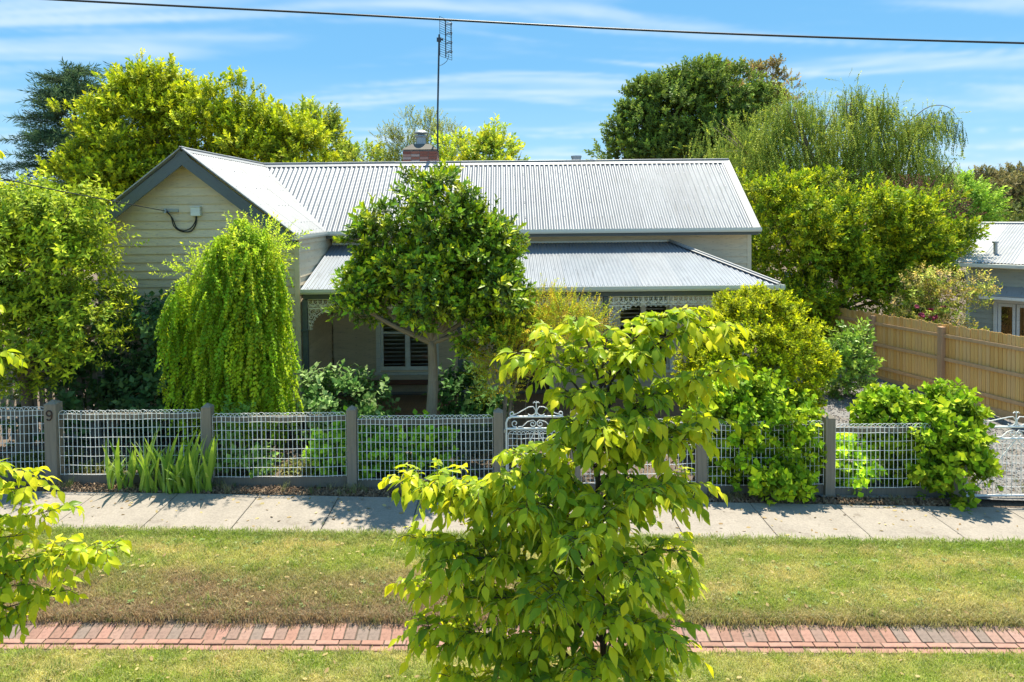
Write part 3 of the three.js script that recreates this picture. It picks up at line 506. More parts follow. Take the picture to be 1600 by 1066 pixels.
// chimney: brick stack, mortar flaunching, flue and cowl
{
  const c = hgroup('chimney'), x0 = -2.73, x1 = -1.79, z0 = -20.25, z1 = -19.45, r = mulberry(90), long = uvMetres(new RoundedBoxGeometry(0.225, 0.068, 0.108, 1, 0.005));
  part('mortar_core', bx(x0 + 0.012, x1 - 0.012, 3.9, 6.1, z0 + 0.012, z1 - 0.012), std([0.42, 0.36, 0.32], 0.95, { map: T.grit }), c);
  const red = [[0.30, 0.10, 0.065], [0.36, 0.13, 0.085], [0.26, 0.085, 0.06], [0.42, 0.22, 0.17], [0.47, 0.33, 0.28]].map((k) => std(k, 0.92, { map: T.brick }));
  for (let k = 0; k < 12; k++) {
    const y = 5.18 + k * 0.078, o = (k % 2) * 0.115;
    for (let i = 0; i < 4; i++) { const x = x0 + 0.1125 + i * 0.2365 + (o ? (i ? -0.0 : 0) : 0); for (const z of [z1 - 0.054, z0 + 0.054]) part('brick', long, red[Math.floor(r() * 5)], c, [x + (o ? 0.0 : 0.0) + (r() - 0.5) * 0.004, y, z + (r() - 0.5) * 0.006]); }
    for (let i = 0; i < 2; i++) for (const x of [x0 + 0.054, x1 - 0.054]) part('brick', long, red[Math.floor(r() * 5)], c, [x, y, z0 + 0.25 + i * 0.236 + o * 0.3], [0, Math.PI / 2, 0]);
  }
  const fl = new THREE.CylinderGeometry(0.36, 0.70, 0.17, 4, 1); fl.rotateY(Math.PI / 4); fl.scale(0.98, 1, 0.84); part('mortar_cap', uvMetres(fl), std([0.48, 0.5, 0.5], 0.9, { map: T.concrete }), c, [-2.26, 6.205, -19.85]);
  part('flue', new THREE.CylinderGeometry(0.14, 0.15, 0.26, 18), M.dullmetal, c, [-2.26, 6.38, -19.85]);
  const cw = new THREE.LatheGeometry([[0, 0.22], [0.1, 0.21], [0.19, 0.15], [0.19, 0.12], [0.1, 0.11], [0.1, 0.07], [0.18, 0.06], [0.18, 0.02], [0.13, 0]].map(([a, b]) => new THREE.Vector2(a, b)), 18); part('cowl', cw, M.dullmetal, c, [-2.26, 6.48, -19.85]);
  const v = hgroup('roof_vent'); part('pipe', new THREE.CylinderGeometry(0.13, 0.13, 0.9, 16), M.dullmetal, v, [2.05, 5.42, -19.4]); part('cap', new THREE.CylinderGeometry(0.145, 0.145, 0.05, 16), M.dullmetal, v, [2.05, 5.875, -19.4]);
  // service bracket, junction box and the drip loop on the gable
  const sv = hgroup('service_bracket'); part('arm', rbx(-6.72, -6.46, 4.44, 4.5, -14.068, -14.02, 0.006), M.dullmetal, sv); part('insulator', new THREE.CylinderGeometry(0.03, 0.035, 0.09, 10), M.dullmetal, sv, [-6.70, 4.47, -13.99]);
  part('drip_loop', sweep(curve([[-6.68, 4.46, -13.99], [-6.60, 4.36, -14.02], [-6.55, 4.16, -14.04], [-6.42, 4.06, -14.05], [-6.22, 4.06, -14.05], [-6.12, 4.2, -14.05], [-6.10, 4.37, -14.05]], 28), 0.012, 6), M.cable, sv);
  part('drip_loop', sweep(curve([[-6.66, 4.46, -13.99], [-6.57, 4.33, -14.01], [-6.49, 4.13, -14.03], [-6.36, 4.07, -14.03], [-6.22, 4.12, -14.04], [-6.13, 4.25, -14.05], [-6.11, 4.37, -14.05]], 28), 0.011, 6), M.cable, sv);
  const jb = hgroup('junction_box'); part('box', rbx(-6.19, -6.0, 4.36, 4.53, -14.068, -13.97, 0.012), M.white, jb); part('lid', rbx(-6.20, -5.99, 4.531, 4.55, -14.068, -13.96, 0.006), M.white, jb);
}
// low timber bench against the verandah wall
{
  const b = thing('garden_bench', 'low dark red timber bench against the wall below the shuttered window', 'bench', [-2.5, 0.055, -16.3]);
  for (let k = 0; k < 3; k++) part('seat_slat', rbx(-0.95, 0.95, 0.36, 0.395, -0.2 + k * 0.13, -0.08 + k * 0.13, 0.006), std([0.15, 0.055, 0.035], 0.6, { map: T.wood }), b);
  for (const x of [-0.8, 0.75]) part('leg', rbx(x, x + 0.06, 0, 0.358, -0.17, 0.14, 0.006), M.darkbark, b);
}

// ---------------------------------------------------------------- front wire fence and gates
const FZ = -11.1;
const hoopPts = (w, h) => { const p = [V(0, 0, 0), V(0, h - w / 2, 0)]; for (let k = 1; k < 10; k++) { const a = Math.PI - (k / 10) * Math.PI; p.push(V(w / 2 + Math.cos(a) * w / 2, h - w / 2 + Math.sin(a) * w / 2, 0)); } p.push(V(w, h - w / 2, 0), V(w, 0, 0)); return p; };
function wirePanel(parent, x0, x1, yb, h, z, sp = 0.0705, r = 0.0037) {
  const n = Math.max(3, Math.round((x1 - x0) / sp)), s = (x1 - x0) / n, g = subgroup('wire_panel', parent), hoop = sweep(hoopPts(2 * s, h), r, 5), rr = mulberry(Math.floor(x0 * 100) + 900);
  for (let i = 0; i <= n - 2; i++) part('hoop_wire', hoop, M.wire, g, [x0 + i * s, yb + (rr() - 0.5) * 0.006, z + (i % 2) * 0.009], [(rr() - 0.5) * 0.016, (rr() - 0.5) * 0.1, (rr() - 0.5) * 0.014]);
  const cross = sweep(range(0, 1, 16).map((t) => V(lerp(0, x1 - x0, t), 0.004 * Math.sin(t * 21) - 0.012 * Math.sin(t * 3.1416) * (0.4 + 0.6 * Math.sin(x0 * 7) ** 2), 0.006 * Math.sin(t * 9 + x0))), r * 1.05, 5);
  for (const k of [0.015, 0.155, 0.30, 0.445, 0.59, 0.735, 0.865, 0.945]) part('cross_wire', cross, M.wire, g, [x0, yb + h * k, z + 0.0045 + (rr() - 0.5) * 0.004]);
  return g;
}
function postGeo(w, h) {                                       // square post with a pyramid top
  const a = w / 2, p = [[-a, 0, -a], [a, 0, -a], [a, 0, a], [-a, 0, a], [-a, h - 0.06, -a], [a, h - 0.06, -a], [a, h - 0.06, a], [-a, h - 0.06, a], [0, h, 0]].flat(), idx = [];
  for (let k = 0; k < 4; k++) { const k1 = (k + 1) % 4; idx.push(k1, k, 4 + k, k1, 4 + k, 4 + k1, 4 + k1, 4 + k, 8); }
  return uvMetres(bufferGeo(p, idx, false));
}
const scroll = (cx, cy, r0, r1, a0, a1, n = 22) => range(0, 1, n).map((t) => V(cx + Math.cos(lerp(a0, a1, t)) * lerp(r0, r1, t), cy + Math.sin(lerp(a0, a1, t)) * lerp(r0, r1, t), 0));
{
  const f = thing('wire_fence', 'grey hooped wire front fence on square timber posts beside the footpath', 'fence', [0, 0, FZ]);
  const posts = [-9.45, -7.16, -4.71, -2.42, -0.09, 1.12, 3.13, 5.15, 7.18], r = mulberry(41);
  posts.forEach((x, i) => {
    const w = i === 1 ? 0.185 : 0.15, y = gy(x, 11.1) - 0.05, h = i === 1 ? 1.37 : 1.36;
    const p = part('post', postGeo(w, h), M.post, f, [x, y, -0.0], [0, (r() - 0.5) * 0.05, (r() - 0.5) * 0.016]);
    if (i === 1) {
      const nine = [...scroll(0, 0, 0.042, 0.042, 0, Math.PI * 2, 18), ...[[0.043, -0.03], [0.036, -0.075], [0.012, -0.105], [-0.022, -0.108], [-0.038, -0.09]].map(([a, b]) => V(a, b, 0))];
      part('house_number', sweep(nine, 0.011, 6), std([0.055, 0.028, 0.02], 0.7), p, [-0.005, 1.17, w / 2 + 0.006]);
    }
    if (i < posts.length - 1 && i !== 4) {
      const x1 = posts[i + 1], a = x + w / 2 + 0.02, b = x1 - 0.095, yb = gy((x + x1) / 2, 11.1), lo = yb + 0.16, tall = 1.03;
      wirePanel(f, a, b, lo - 0.01, tall, 0.035);
      part('top_rail', rbx(x + w / 2, x1 - 0.075, lo + 0.86, lo + 0.955, -0.055, -0.01, 0.006), M.plinth, f);
      part('plinth_board', rbx(x + w / 2, x1 - 0.075, yb - 0.03, yb + 0.15, -0.03, 0.012, 0.005), M.plinth, f);
    }
  });
}
function gate(name, label, x0, x1, yb, h, z, mesh) {
  const g = thing(name, label, 'gate', [x0, yb, z]), w = x1 - x0, c = w / 2, R = 0.019, fr = 0.09;
  const frame = [V(0, 0, 0), V(0, h - fr, 0), V(fr * 0.3, h - fr * 0.3, 0), V(fr, h, 0), V(w - fr, h, 0), V(w - fr * 0.3, h - fr * 0.3, 0), V(w, h - fr, 0), V(w, 0, 0)];
  part('frame', sweep(frame, R, 8), M.gatepaint, g); part('bottom_rail', rod([0, 0.02, 0], [w, 0.02, 0], R, 8), M.gatepaint, g); const yl = h - 0.19; part('lock_rail', rod([0, yl, 0], [w, yl, 0], R * 0.9, 8), M.gatepaint, g);
  const q = 0.0085, S = (pts, n = 'scroll') => part(n, sweep(pts, q, 6), M.gatepaint, g);
  // crest above the top rail: two raking bars, a finial and inward scrolls
  for (const s of [-1, 1]) {
    S([V(c + s * (c - 0.06), h + 0.015, 0), V(c + s * (c - 0.18), h + 0.055, 0), V(c + s * 0.12, h + 0.155, 0), V(c + s * 0.05, h + 0.16, 0), V(c + s * 0.015, h + 0.11, 0), V(c, h, 0)]);
    S(scroll(c + s * (c - 0.10), h + 0.05, 0.045, 0.014, s > 0 ? -1.2 : Math.PI + 1.2, s > 0 ? 3.6 : Math.PI - 3.6));
    S([...scroll(c + s * 0.085, h + 0.085, 0.075, 0.06, s > 0 ? Math.PI : 0, s > 0 ? Math.PI + 2.4 : -2.4, 12)]);
    S(scroll(c + s * 0.06, yl + 0.075, 0.052, 0.014, s > 0 ? 2.6 : 0.54, s > 0 ? 2.6 + 7 : 0.54 - 7, 26));
    S([V(c + s * 0.012, yl + 0.10, 0), V(c + s * 0.05, yl + 0.135, 0), V(c + s * 0.14, yl + 0.11, 0), V(c + s * 0.22, yl + 0.035, 0), V(c + s * 0.29, yl + 0.03, 0)]);
    S(scroll(c + s * (c - 0.14), yl + 0.085, 0.06, 0.016, s > 0 ? -2.0 : Math.PI + 2.0, s > 0 ? 4.6 : Math.PI - 4.6, 26));
    S([V(c + s * (w * 0.45), 0.06, 0.014), V(c + s * 0.02, yl - 0.02, 0.014)], 'brace');
    S([V(c, h + 0.215, 0), V(c + s * 0.03, h + 0.235, 0), V(c + s * 0.05, h + 0.215, 0)], 'finial');
  }
  S([V(c, h, 0), V(c, h + 0.25, 0)], 'finial');
  wirePanel(g, 0.03, w - 0.03, 0.03, yl - 0.06, 0.004, mesh[0], mesh[1]);
  for (const y of [0.12, h - 0.25]) part('hinge', rbx(-0.045, 0.0, y, y + 0.06, -0.02, 0.02, 0.006), M.dullmetal, g);
  return g;
}
gate('garden_gate', 'white scrolled iron pedestrian gate between fence posts, partly behind the street tree', 0.03, 0.99, gy(0.5, 11.1) + 0.03, 1.15, FZ + 0.01, [0.0705, 0.0046]);
gate('driveway_gate', 'white scrolled iron gate with fine wire mesh across the gravel driveway', 7.34, 8.92, gy(8, 11.1) + 0.03, 1.12, FZ + 0.01, [0.075, 0.0028]);

// ---------------------------------------------------------------- timber paling fence along the drive
{
  const A = V(10.80, 0, -11.4), B2 = V(9.02, 0, -20.8), L = A.distanceTo(B2), dir = V().subVectors(B2, A).normalize(), yaw = Math.atan2(-dir.z, dir.x);
  const base = (t) => lerp(0.17, -0.13, t / L), f = thing('paling_fence', 'new honey coloured timber paling fence running back along the gravel driveway', 'fence', [A.x, 0, A.z]); f.rotation.y = yaw;
  // local x runs up the fence, +z faces the drive
  const r = mulberry(55), pal = [0, 1, 2].map((k) => { const g = new THREE.BoxGeometry(0.087, 1.58 + 0.008 * k, 0.014); g.translate(0, 0.79 + 0.004 * k, 0); return uvMetres(g); });
  const side = 1;
  for (let i = 0, x = 0.05; x < L - 0.04; i++, x += 0.0985) part('paling', pal[i % 3], palingTones[Math.floor(r() * 4)], f, [x, base(x) + 0.13 + (r() - 0.5) * 0.03, side * 0.04], [0, 0, (r() - 0.5) * 0.006]);
  const lap = uvMetres(new THREE.BoxGeometry(0.07, 1.56, 0.012)); lap.translate(0, 0.78, 0);
  for (let x = 0.05 + 0.04925; x < L - 0.06; x += 0.0985) part('lapped_paling', lap, palingTones[Math.floor(r() * 4)], f, [x, base(x) + 0.13, side * 0.062]);
  const railMat = std([0.62, 0.40, 0.22], 0.85, { map: T.wood }), postMat = std([0.52, 0.33, 0.20], 0.85, { map: T.wood, bumpMap: T.woodBump, bumpScale: 0.003 });
  const span = 2.22, first = 0.12;
  for (let x = first; x < L; x += span) {
    part('post', rbx(x - 0.06, x + 0.06, base(x) - 0.2, base(x) + 1.66, -0.085, 0.029, 0.008), postMat, f);
    const x1 = Math.min(L, x + span) - 0.06; if (x1 - x < 0.3) continue;
    for (const h of [0.36, 0.93, 1.46]) { const g = uvMetres(new THREE.BoxGeometry(x1 - x - 0.065, 0.075, 0.04)); part('rail', g, railMat, f, [(x + 0.06 + x1) / 2, base((x + x1) / 2) + h, 0.008], [0, 0, -(0.30 / L)]); }
    const g = uvMetres(new THREE.BoxGeometry(x1 - x - 0.065, 0.15, 0.03)); part('plinth_board', g, railMat, f, [(x + 0.06 + x1) / 2, base((x + x1) / 2) + 0.06, 0.008], [0, 0, -(0.30 / L)]);
  }
}
// weathered grey pickets at the far left of the garden
{
  const f = thing('picket_fence', 'weathered grey timber pickets behind the wire fence at the left edge', 'fence', [-9.6, 0, -13.0]), r = mulberry(66), g = [0, 1].map((k) => uvMetres(new THREE.BoxGeometry(0.095, 1.5 + 0.06 * k, 0.018))), m = [[0.23, 0.22, 0.2], [0.28, 0.265, 0.24]].map((c) => std(c, 0.9, { map: T.wood }));
  for (let i = 0; i < 15; i++) part('picket', g[i % 2], m[i % 2], f, [i * 0.145, 1.0 + 0.03 * Math.sin(i * 3), 0], [0, 0, 0.05 + (r() - 0.5) * 0.05]);
  for (const y of [0.55, 1.35]) part('rail', rbx(-0.1, 2.15, y, y + 0.08, -0.055, -0.012, 0.006), m[0], f);
  for (const x of [0, 2.05]) part('post', rbx(x - 0.05, x + 0.05, 0, 1.6, -0.16, -0.056, 0.006), m[0], f);
}

// ---------------------------------------------------------------- antenna and wires
{
  const a = thing('television_antenna', 'tall thin television antenna mast behind the roof ridge beside the chimney', 'antenna', [-1.82, 5.0, -20.0]);
  part('mast', sweep([V(0, 0, 0), V(0.02, 2.2, 0), V(0.09, 4.4, 0)], 0.026, 8), M.antenna, a);
  const cx = 0.27, head = subgroup('grid_reflector', a);
  part('clamp', rbx(0.02, 0.2, 4.24, 4.28, -0.03, 0.03, 0.005), M.antenna, a); part('clamp', rbx(0.02, 0.14, 4.2, 4.31, -0.04, 0.04, 0.005), M.antenna, a);
  // the grid is turned nearly edge-on; rods run across it
  const turn = new THREE.Matrix4().makeRotationY(1.12).setPosition(cx, 4.28, 0);
  const put = (n, g, p = head) => { g.applyMatrix4(turn); part(n, g, M.antenna, p); };
  put('spine', rod([0, -0.52, 0], [0, 0.56, 0], 0.016, 6));
  for (let k = 0; k < 18; k++) { const y = -0.54 + k * 0.064; if (k === 9) continue; put('reflector_rod', rod([-0.32, y, 0.0], [0.34, y, 0], 0.0065, 5)); }
  for (const x of [-0.32, -0.02, 0.34]) put('reflector_frame', rod([x, -0.54, 0], [x, 0.555, 0], 0.007, 5));
  for (const y of [-0.40, -0.14, 0.12, 0.38]) { put('dipole', rod([-0.12, y, 0.12], [-0.02, y + 0.035, 0.2], 0.012, 5), a); put('dipole', rod([0.12, y, 0.12], [0.02, y + 0.035, 0.2], 0.012, 5), a); put('stand_off', rod([0, y, 0], [0, y, 0.18], 0.01, 5), a); }
  put('feed_line', rod([0.02, -0.42, 0.16], [0.02, 0.4, 0.16], 0.008, 5), a);
  part('lead', sweep(curve([[0.36, 3.84, 0], [0.30, 3.66, 0], [0.16, 3.55, 0], [0.07, 3.52, 0.02]], 12), 0.008, 5), M.antenna, a);
  const w = thing('overhead_wire', 'single dark overhead power line crossing the sky above the house', 'power line', [0, 6.1, -6.5]);
  part('cable', sweep(curve([[-26, 1.9, 0], [-12, 0.80, 0], [-4.02, 0.272, 0], [-1.476, 0.12, 0], [1.69, -0.074, 0], [4.8, -0.205, 0], [12, -0.42, 0], [26, -0.55, 0]], 90), 0.0095, 6), M.cable, w);
  const s = thing('service_cable', 'thin dark service cable running down to the bracket on the front gable', 'power line', [-6.7, 4.47, -13.99]);
  part('cable', sweep(curve([[-2.1, 2.6, 13.5], [-1.1, 1.25, 8.0], [-0.42, 0.47, 4.0], [0.13, 0.1, 1.4], [0, 0, 0]], 40), 0.009, 6), M.cable, s);
}
// ---------------------------------------------------------------- neighbour's house, turned towards the drive
{
  const n = thing('neighbour_house', 'grey green weatherboard house with pale metal roof beyond the paling fence', 'house', [12.98, -0.22, -19.6]); n.rotation.y = -0.76;   // local x along the wall, +z outward
  const grey = [[0.36, 0.39, 0.34], [0.39, 0.42, 0.365]].map((c) => std(c, 0.7, { map: T.paint })), hole = [0.62, 1.9, 0.4, 1.98];
  const wall = subgroup('front_wall', n), keep = boardTones.splice(0, 3, ...grey, grey[0]);
  boardWall(wall, 0, 7, 0.1, 2.95, 0, 0.145, [hole, [-0.4, -0.1, 0, 1]]); boardTones.splice(0, 3, ...keep);
  part('wall_frame', bx(0, hole[0], 0, 3, -0.12, -0.006), grey[0], wall); part('wall_frame', bx(hole[1], 7, 0, 3, -0.12, -0.006), grey[0], wall); part('wall_frame', bx(hole[0], hole[1], 0, hole[2], -0.12, -0.006), grey[0], wall); part('wall_frame', bx(hole[0], hole[1], hole[3], 3, -0.12, -0.006), grey[0], wall);
  const sideTurn = new THREE.Matrix4().makeRotationY(-Math.PI / 2); for (let y = 0.1, i = 0; y < 2.9; y += 0.145, i++) { const g = boardGeo(-7, 0.0, -7, 0.0, y, y + 0.157, 0); g.applyMatrix4(sideTurn); part('weatherboard', g, grey[i % 2], wall); }
  part('corner_post', rbx(-0.04, 0.05, 0, 2.98, -0.05, 0.04, 0.006), M.frame, wall);
  const win = subgroup('window', n);
  part('frame', rbx(0.60, 0.69, 0.4, 2.0, -0.06, 0.05, 0.005), M.white, win); part('frame', rbx(1.83, 1.92, 0.4, 2.0, -0.06, 0.05, 0.005), M.white, win); part('frame', rbx(0.60, 1.92, 2.001, 2.1, -0.06, 0.05, 0.005), M.white, win); part('sill', rbx(0.56, 1.96, 0.33, 0.399, -0.06, 0.09, 0.005), M.white, win);
  for (const [a, b] of [[0.70, 1.09], [1.11, 1.46], [1.48, 1.82]]) { part('stile', rbx(a, a + 0.07, 0.42, 1.99, -0.05, 0.0, 0.004), M.white, win); part('stile', rbx(b - 0.07, b, 0.42, 1.99, -0.05, 0.0, 0.004), M.white, win); part('rail', rbx(a + 0.071, b - 0.071, 1.9, 1.99, -0.05, 0, 0.004), M.white, win); part('rail', rbx(a + 0.071, b - 0.071, 0.42, 0.56, -0.05, 0, 0.004), M.white, win); part('pane', bx(a + 0.066, b - 0.066, 0.555, 1.905, -0.03, -0.026), M.glass, win); }
  const aw = subgroup('window_awning', n); const sheetG = uvMetres(new THREE.BoxGeometry(1.9, 0.02, 0.55)); part('awning_sheet', sheetG, std([0.42, 0.46, 0.5], 0.45, { metalness: 0.4, map: T.zinc }), aw, [1.3, 2.34, 0.26], [0.42, 0, 0]); part('awning_edge', rbx(0.34, 2.26, 2.13, 2.21, 0.49, 0.53, 0.005), M.white, aw);
  const rf = subgroup('roof', n), rise = 0.95, run = 5.0, RB = unit([0, -rise, run]), RN = [0, RB[2], -RB[1]];
  ironRoof(rf, [0, 3.1 + rise, -run + 0.45], [1, 0, 0], RB, RN, -0.45, 8, () => 0, () => Math.hypot(rise, run), [M.cap, M.pale]);
  ironRoof(rf, [0, 3.1 + rise, -run + 0.45], [1, 0, 0], [0, RB[1], -RB[2]], [0, RN[1], -RN[2]], -0.45, 8, () => 0, () => Math.hypot(rise, run), [M.cap]);
  part('ridge_cap', rod([-0.45, 3.1 + rise + 0.02, -run + 0.45], [8, 3.1 + rise + 0.02, -run + 0.45], 0.05, 8), M.cap, rf);
  part('gutter', rbx(-0.5, 8, 2.98, 3.08, 0.46, 0.56, 0.01), M.gutter, rf); part('soffit', bx(-0.45, 8, 2.96, 2.98, 0.03, 0.459), M.gutter, rf); part('verge_flashing', sweep([V(-0.46, 3.08, 0.5), V(-0.46, 3.1 + rise, -run + 0.45)], 0.035, 4), M.cap, rf);
  part('vent_pipe', new THREE.CylinderGeometry(0.05, 0.05, 0.4, 10), M.dullmetal, rf, [0.55, 3.4, -0.55]); part('vent_cap', new THREE.CylinderGeometry(0.08, 0.08, 0.05, 10), M.dullmetal, rf, [0.55, 3.62, -0.55]);
  part('back_wall', bx(0, 7, 0, 3, -7.1, -7), grey[0], n); part('end_wall', bx(7, 7.1, 0, 3, -7.1, 0), grey[0], n); part('ceiling', bx(0, 7, 2.9, 2.94, -7, -0.13), grey[0], n);
}

// ---------------------------------------------------------------- plants
// a leaf along +z from its stalk, folded on the midrib, tip drooping; vertices carry the leaf's own tone
function leafInto(out, at, dir, up, L, W, fold, droop, tone, fine) {
  const z = dir.clone().normalize(), x = V().crossVectors(up, z); if (x.lengthSq() < 1e-5) x.set(1, 0, 0); x.normalize(); const y = V().crossVectors(z, x);
  const P = (a, b, c) => V(at.x + x.x * a + y.x * b + z.x * c, at.y + x.y * a + y.y * b + z.y * c, at.z + x.z * a + y.z * b + z.z * c);
  const k = out.pos.length / 3, push = (v) => { out.pos.push(v.x, v.y, v.z); out.col.push(...tone); };
  if (fine) {
    const n = 5, prof = [0.0, 0.66, 1.0, 0.86, 0.46, 0];
    for (let i = 0; i <= n; i++) { const t = i / n, w = (W / 2) * prof[i], b = -droop * L * t * t; push(P(0, b, L * t)); push(P(-w, b + w * fold, L * t - 0.02 * L)); push(P(w, b + w * fold, L * t - 0.02 * L)); }
    for (let i = 0; i < n; i++) { const a = k + i * 3, c = a + 3; out.idx.push(a, c, a + 1, a + 1, c, c + 1, a, a + 2, c, a + 2, c + 2, c); }
    return;
  }
  push(P(0, 0, 0)); push(P(0, -droop * L * 0.22, L * 0.48)); push(P(0, -droop * L, L * 0.97)); push(P(-W / 2, W * 0.5 * fold - droop * L * 0.16, L * 0.42)); push(P(W / 2, W * 0.5 * fold - droop * L * 0.16, L * 0.42));
  out.idx.push(k, k + 1, k + 3, k + 3, k + 1, k + 2, k, k + 4, k + 1, k + 4, k + 2, k + 1);
}
function finish(out) { const g = bufferGeo(out.pos, out.idx); g.setAttribute('color', new THREE.Float32BufferAttribute(out.col, 3)); return g; }
// a leafy twig along +y
function sprig(seed, { n = 9, len = 0.3, L = 0.07, W = 0.035, div = 0.9, droop = 0.2, fold = 0.35, tip = [1, 1, 1], twig = [0.5, 0.4, 0.3], twigR = 0.003, hang = 0, vary = 0.35 }) {
  const r = mulberry(seed), out = { pos: [], idx: [], col: [] };
  for (let i = 0; i < n; i++) {
    const t = n > 1 ? 0.12 + 0.88 * (i / (n - 1)) : 1, phi = i * 2.4 + r() * 0.9, dv = div * (1 - 0.55 * t * t) + (r() - 0.5) * 0.4;
    const rad = V(Math.cos(phi), 0, Math.sin(phi)), dir = V(rad.x * Math.sin(dv), Math.cos(dv) - hang, rad.z * Math.sin(dv)).normalize();
    const up = V(-rad.x * Math.cos(dv) + (r() - 0.5) * 0.8, Math.sin(dv), -rad.z * Math.cos(dv) + (r() - 0.5) * 0.8), k = 1 - vary / 2 + vary * r(), s = 0.75 + 0.45 * r();
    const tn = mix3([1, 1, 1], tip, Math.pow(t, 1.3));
    leafInto(out, V(rad.x * twigR, t * len, rad.z * twigR), dir, up, L * s, W * s, fold, droop, tint(tn, k));
  }
  const k = out.pos.length / 3;
  for (const [y, q] of [[-0.15 * len, twigR], [len, twigR * 0.4]]) for (let j = 0; j < 3; j++) { out.pos.push(Math.cos(j * 2.094) * q, y, Math.sin(j * 2.094) * q); out.col.push(...twig); }
  for (let j = 0; j < 3; j++) { const j1 = (j + 1) % 3; out.idx.push(k + j, k + 3 + j, k + j1, k + j1, k + 3 + j, k + 3 + j1); }
  return finish(out);
}
const quatTo = (dir, roll) => { q1.setFromUnitVectors(Y, dir); q2.setFromAxisAngle(Y, roll); return q1.clone().multiply(q2); };
const pick = (pal, r) => { const a = pal[Math.floor(r() * pal.length)], b = pal[Math.floor(r() * pal.length)]; return mix3(a, b, r()); };
// places for twigs through a crown made of lobes [x, y, z, rx, ry, (rz)]
function crownSpots(lobes, n, r, o) {
  if (!o.clump) return crownShell(lobes, n, r, o);
  const [k, rc] = o.clump, out = [];
  for (const c of crownShell(lobes, Math.round(n / k), r, o)) {             // twigs crowd round the end of each bough
    const R = rc * (0.6 + 0.8 * r()), tone = 0.8 + 0.4 * r(), m = Math.round(k * (0.7 + 0.6 * r()));
    for (let i = 0; i < m; i++) {
      const d = V(r() * 2 - 1, r() * 2 - 1, r() * 2 - 1).normalize().addScaledVector(c.dir, 0.75).add(V(0, 0.2, 0)).normalize(), q = R * Math.pow(r(), 0.45);
      const p = V(c.p.x + d.x * q, c.p.y + d.y * q * 0.75 - 0.15 * R, c.p.z + d.z * q); if (p.y < (o.floor ?? -9)) continue;
      out.push({ p, dir: d.clone().addScaledVector(c.dir, 0.35).add(V(0, 0.5 * (o.up ?? 0.5), 0)).add(V(r() - 0.5, r() - 0.5, r() - 0.5)).normalize(), s: c.s * (0.7 + 0.5 * r()), tone });
    }
  }
  return out;
}
function crownShell(lobes, n, r, { shell = 0.45, up = 0.5, freq = 1.3, gap = -0.25, rough = 0.22, size = [0.8, 1.3], out: outward = 1, seed = 0, floor = -9, flat = 1 }) {
  const L = lobes.map(([x, y, z, rx, ry, rz]) => ({ c: V(x, y, z), r: V(rx, ry, rz ?? (rx + ry) / 2 * 0.95) })), wt = L.map((l) => l.r.x * l.r.y + l.r.x * l.r.z + l.r.y * l.r.z), sum = wt.reduce((a, b) => a + b), spots = [];
  let guard = 0;
  while (spots.length < n && guard++ < n * 30) {
    let k = 0, u = r() * sum; while (u > wt[k]) u -= wt[k++];
    const l = L[k], d = V(r() * 2 - 1, r() * 2 - 1, r() * 2 - 1); if (d.lengthSq() > 1 || d.lengthSq() < 0.01) continue; d.normalize();
    const bulge = 1 + rough * noise3(d.x * 2.1 + k * 7 + seed, d.y * 2.1, d.z * 2.1) + rough * 0.6 * noise3(d.x * 5 + seed, d.y * 5, d.z * 5 + k), fr = 1 - (1 - shell) * Math.pow(r(), 1.4);
    const p = V(l.c.x + d.x * l.r.x * bulge * fr, l.c.y + d.y * l.r.y * bulge * fr, l.c.z + d.z * l.r.z * bulge * fr);
    if (p.y < floor) continue;
    if (L.some((o, j) => j !== k && V((p.x - o.c.x) / o.r.x, (p.y - o.c.y) / o.r.y, (p.z - o.c.z) / o.r.z).length() < shell * 0.85)) continue;
    if (0.75 * noise3(p.x * freq + seed, p.y * freq * 1.2, p.z * freq) + 0.45 * noise3(p.x * freq * 2.4, p.y * freq * 2.4 + seed, p.z * freq * 2.4) < gap) continue;
    const nrm = V(d.x / l.r.x, d.y / l.r.y, d.z / l.r.z).normalize().multiplyScalar(outward).add(V(0, up, 0)).add(V(r() - 0.5, r() - 0.5, r() - 0.5).multiplyScalar(1.1)).normalize();
    spots.push({ p, dir: nrm, s: lerp(size[0], size[1], r()), fr });
  }
  return spots;
}
function foliage(parent, geos, mat, spots, pal, r, name = 'foliage') {
  const lists = geos.map(() => []);
  for (const e of spots) lists[Math.floor(r() * geos.length)].push({ p: e.p.clone().sub(parent.position), q: e.q ?? quatTo(e.dir, r() * 6.283), s: e.s, c: tint(e.c ?? tint(pick(pal, r), (0.75 + 0.5 * r()) * (e.tone ?? 1)), 2.0) });
  lists.forEach((l, i) => l.length && scatter(name, geos[i], mat, l, parent));
}
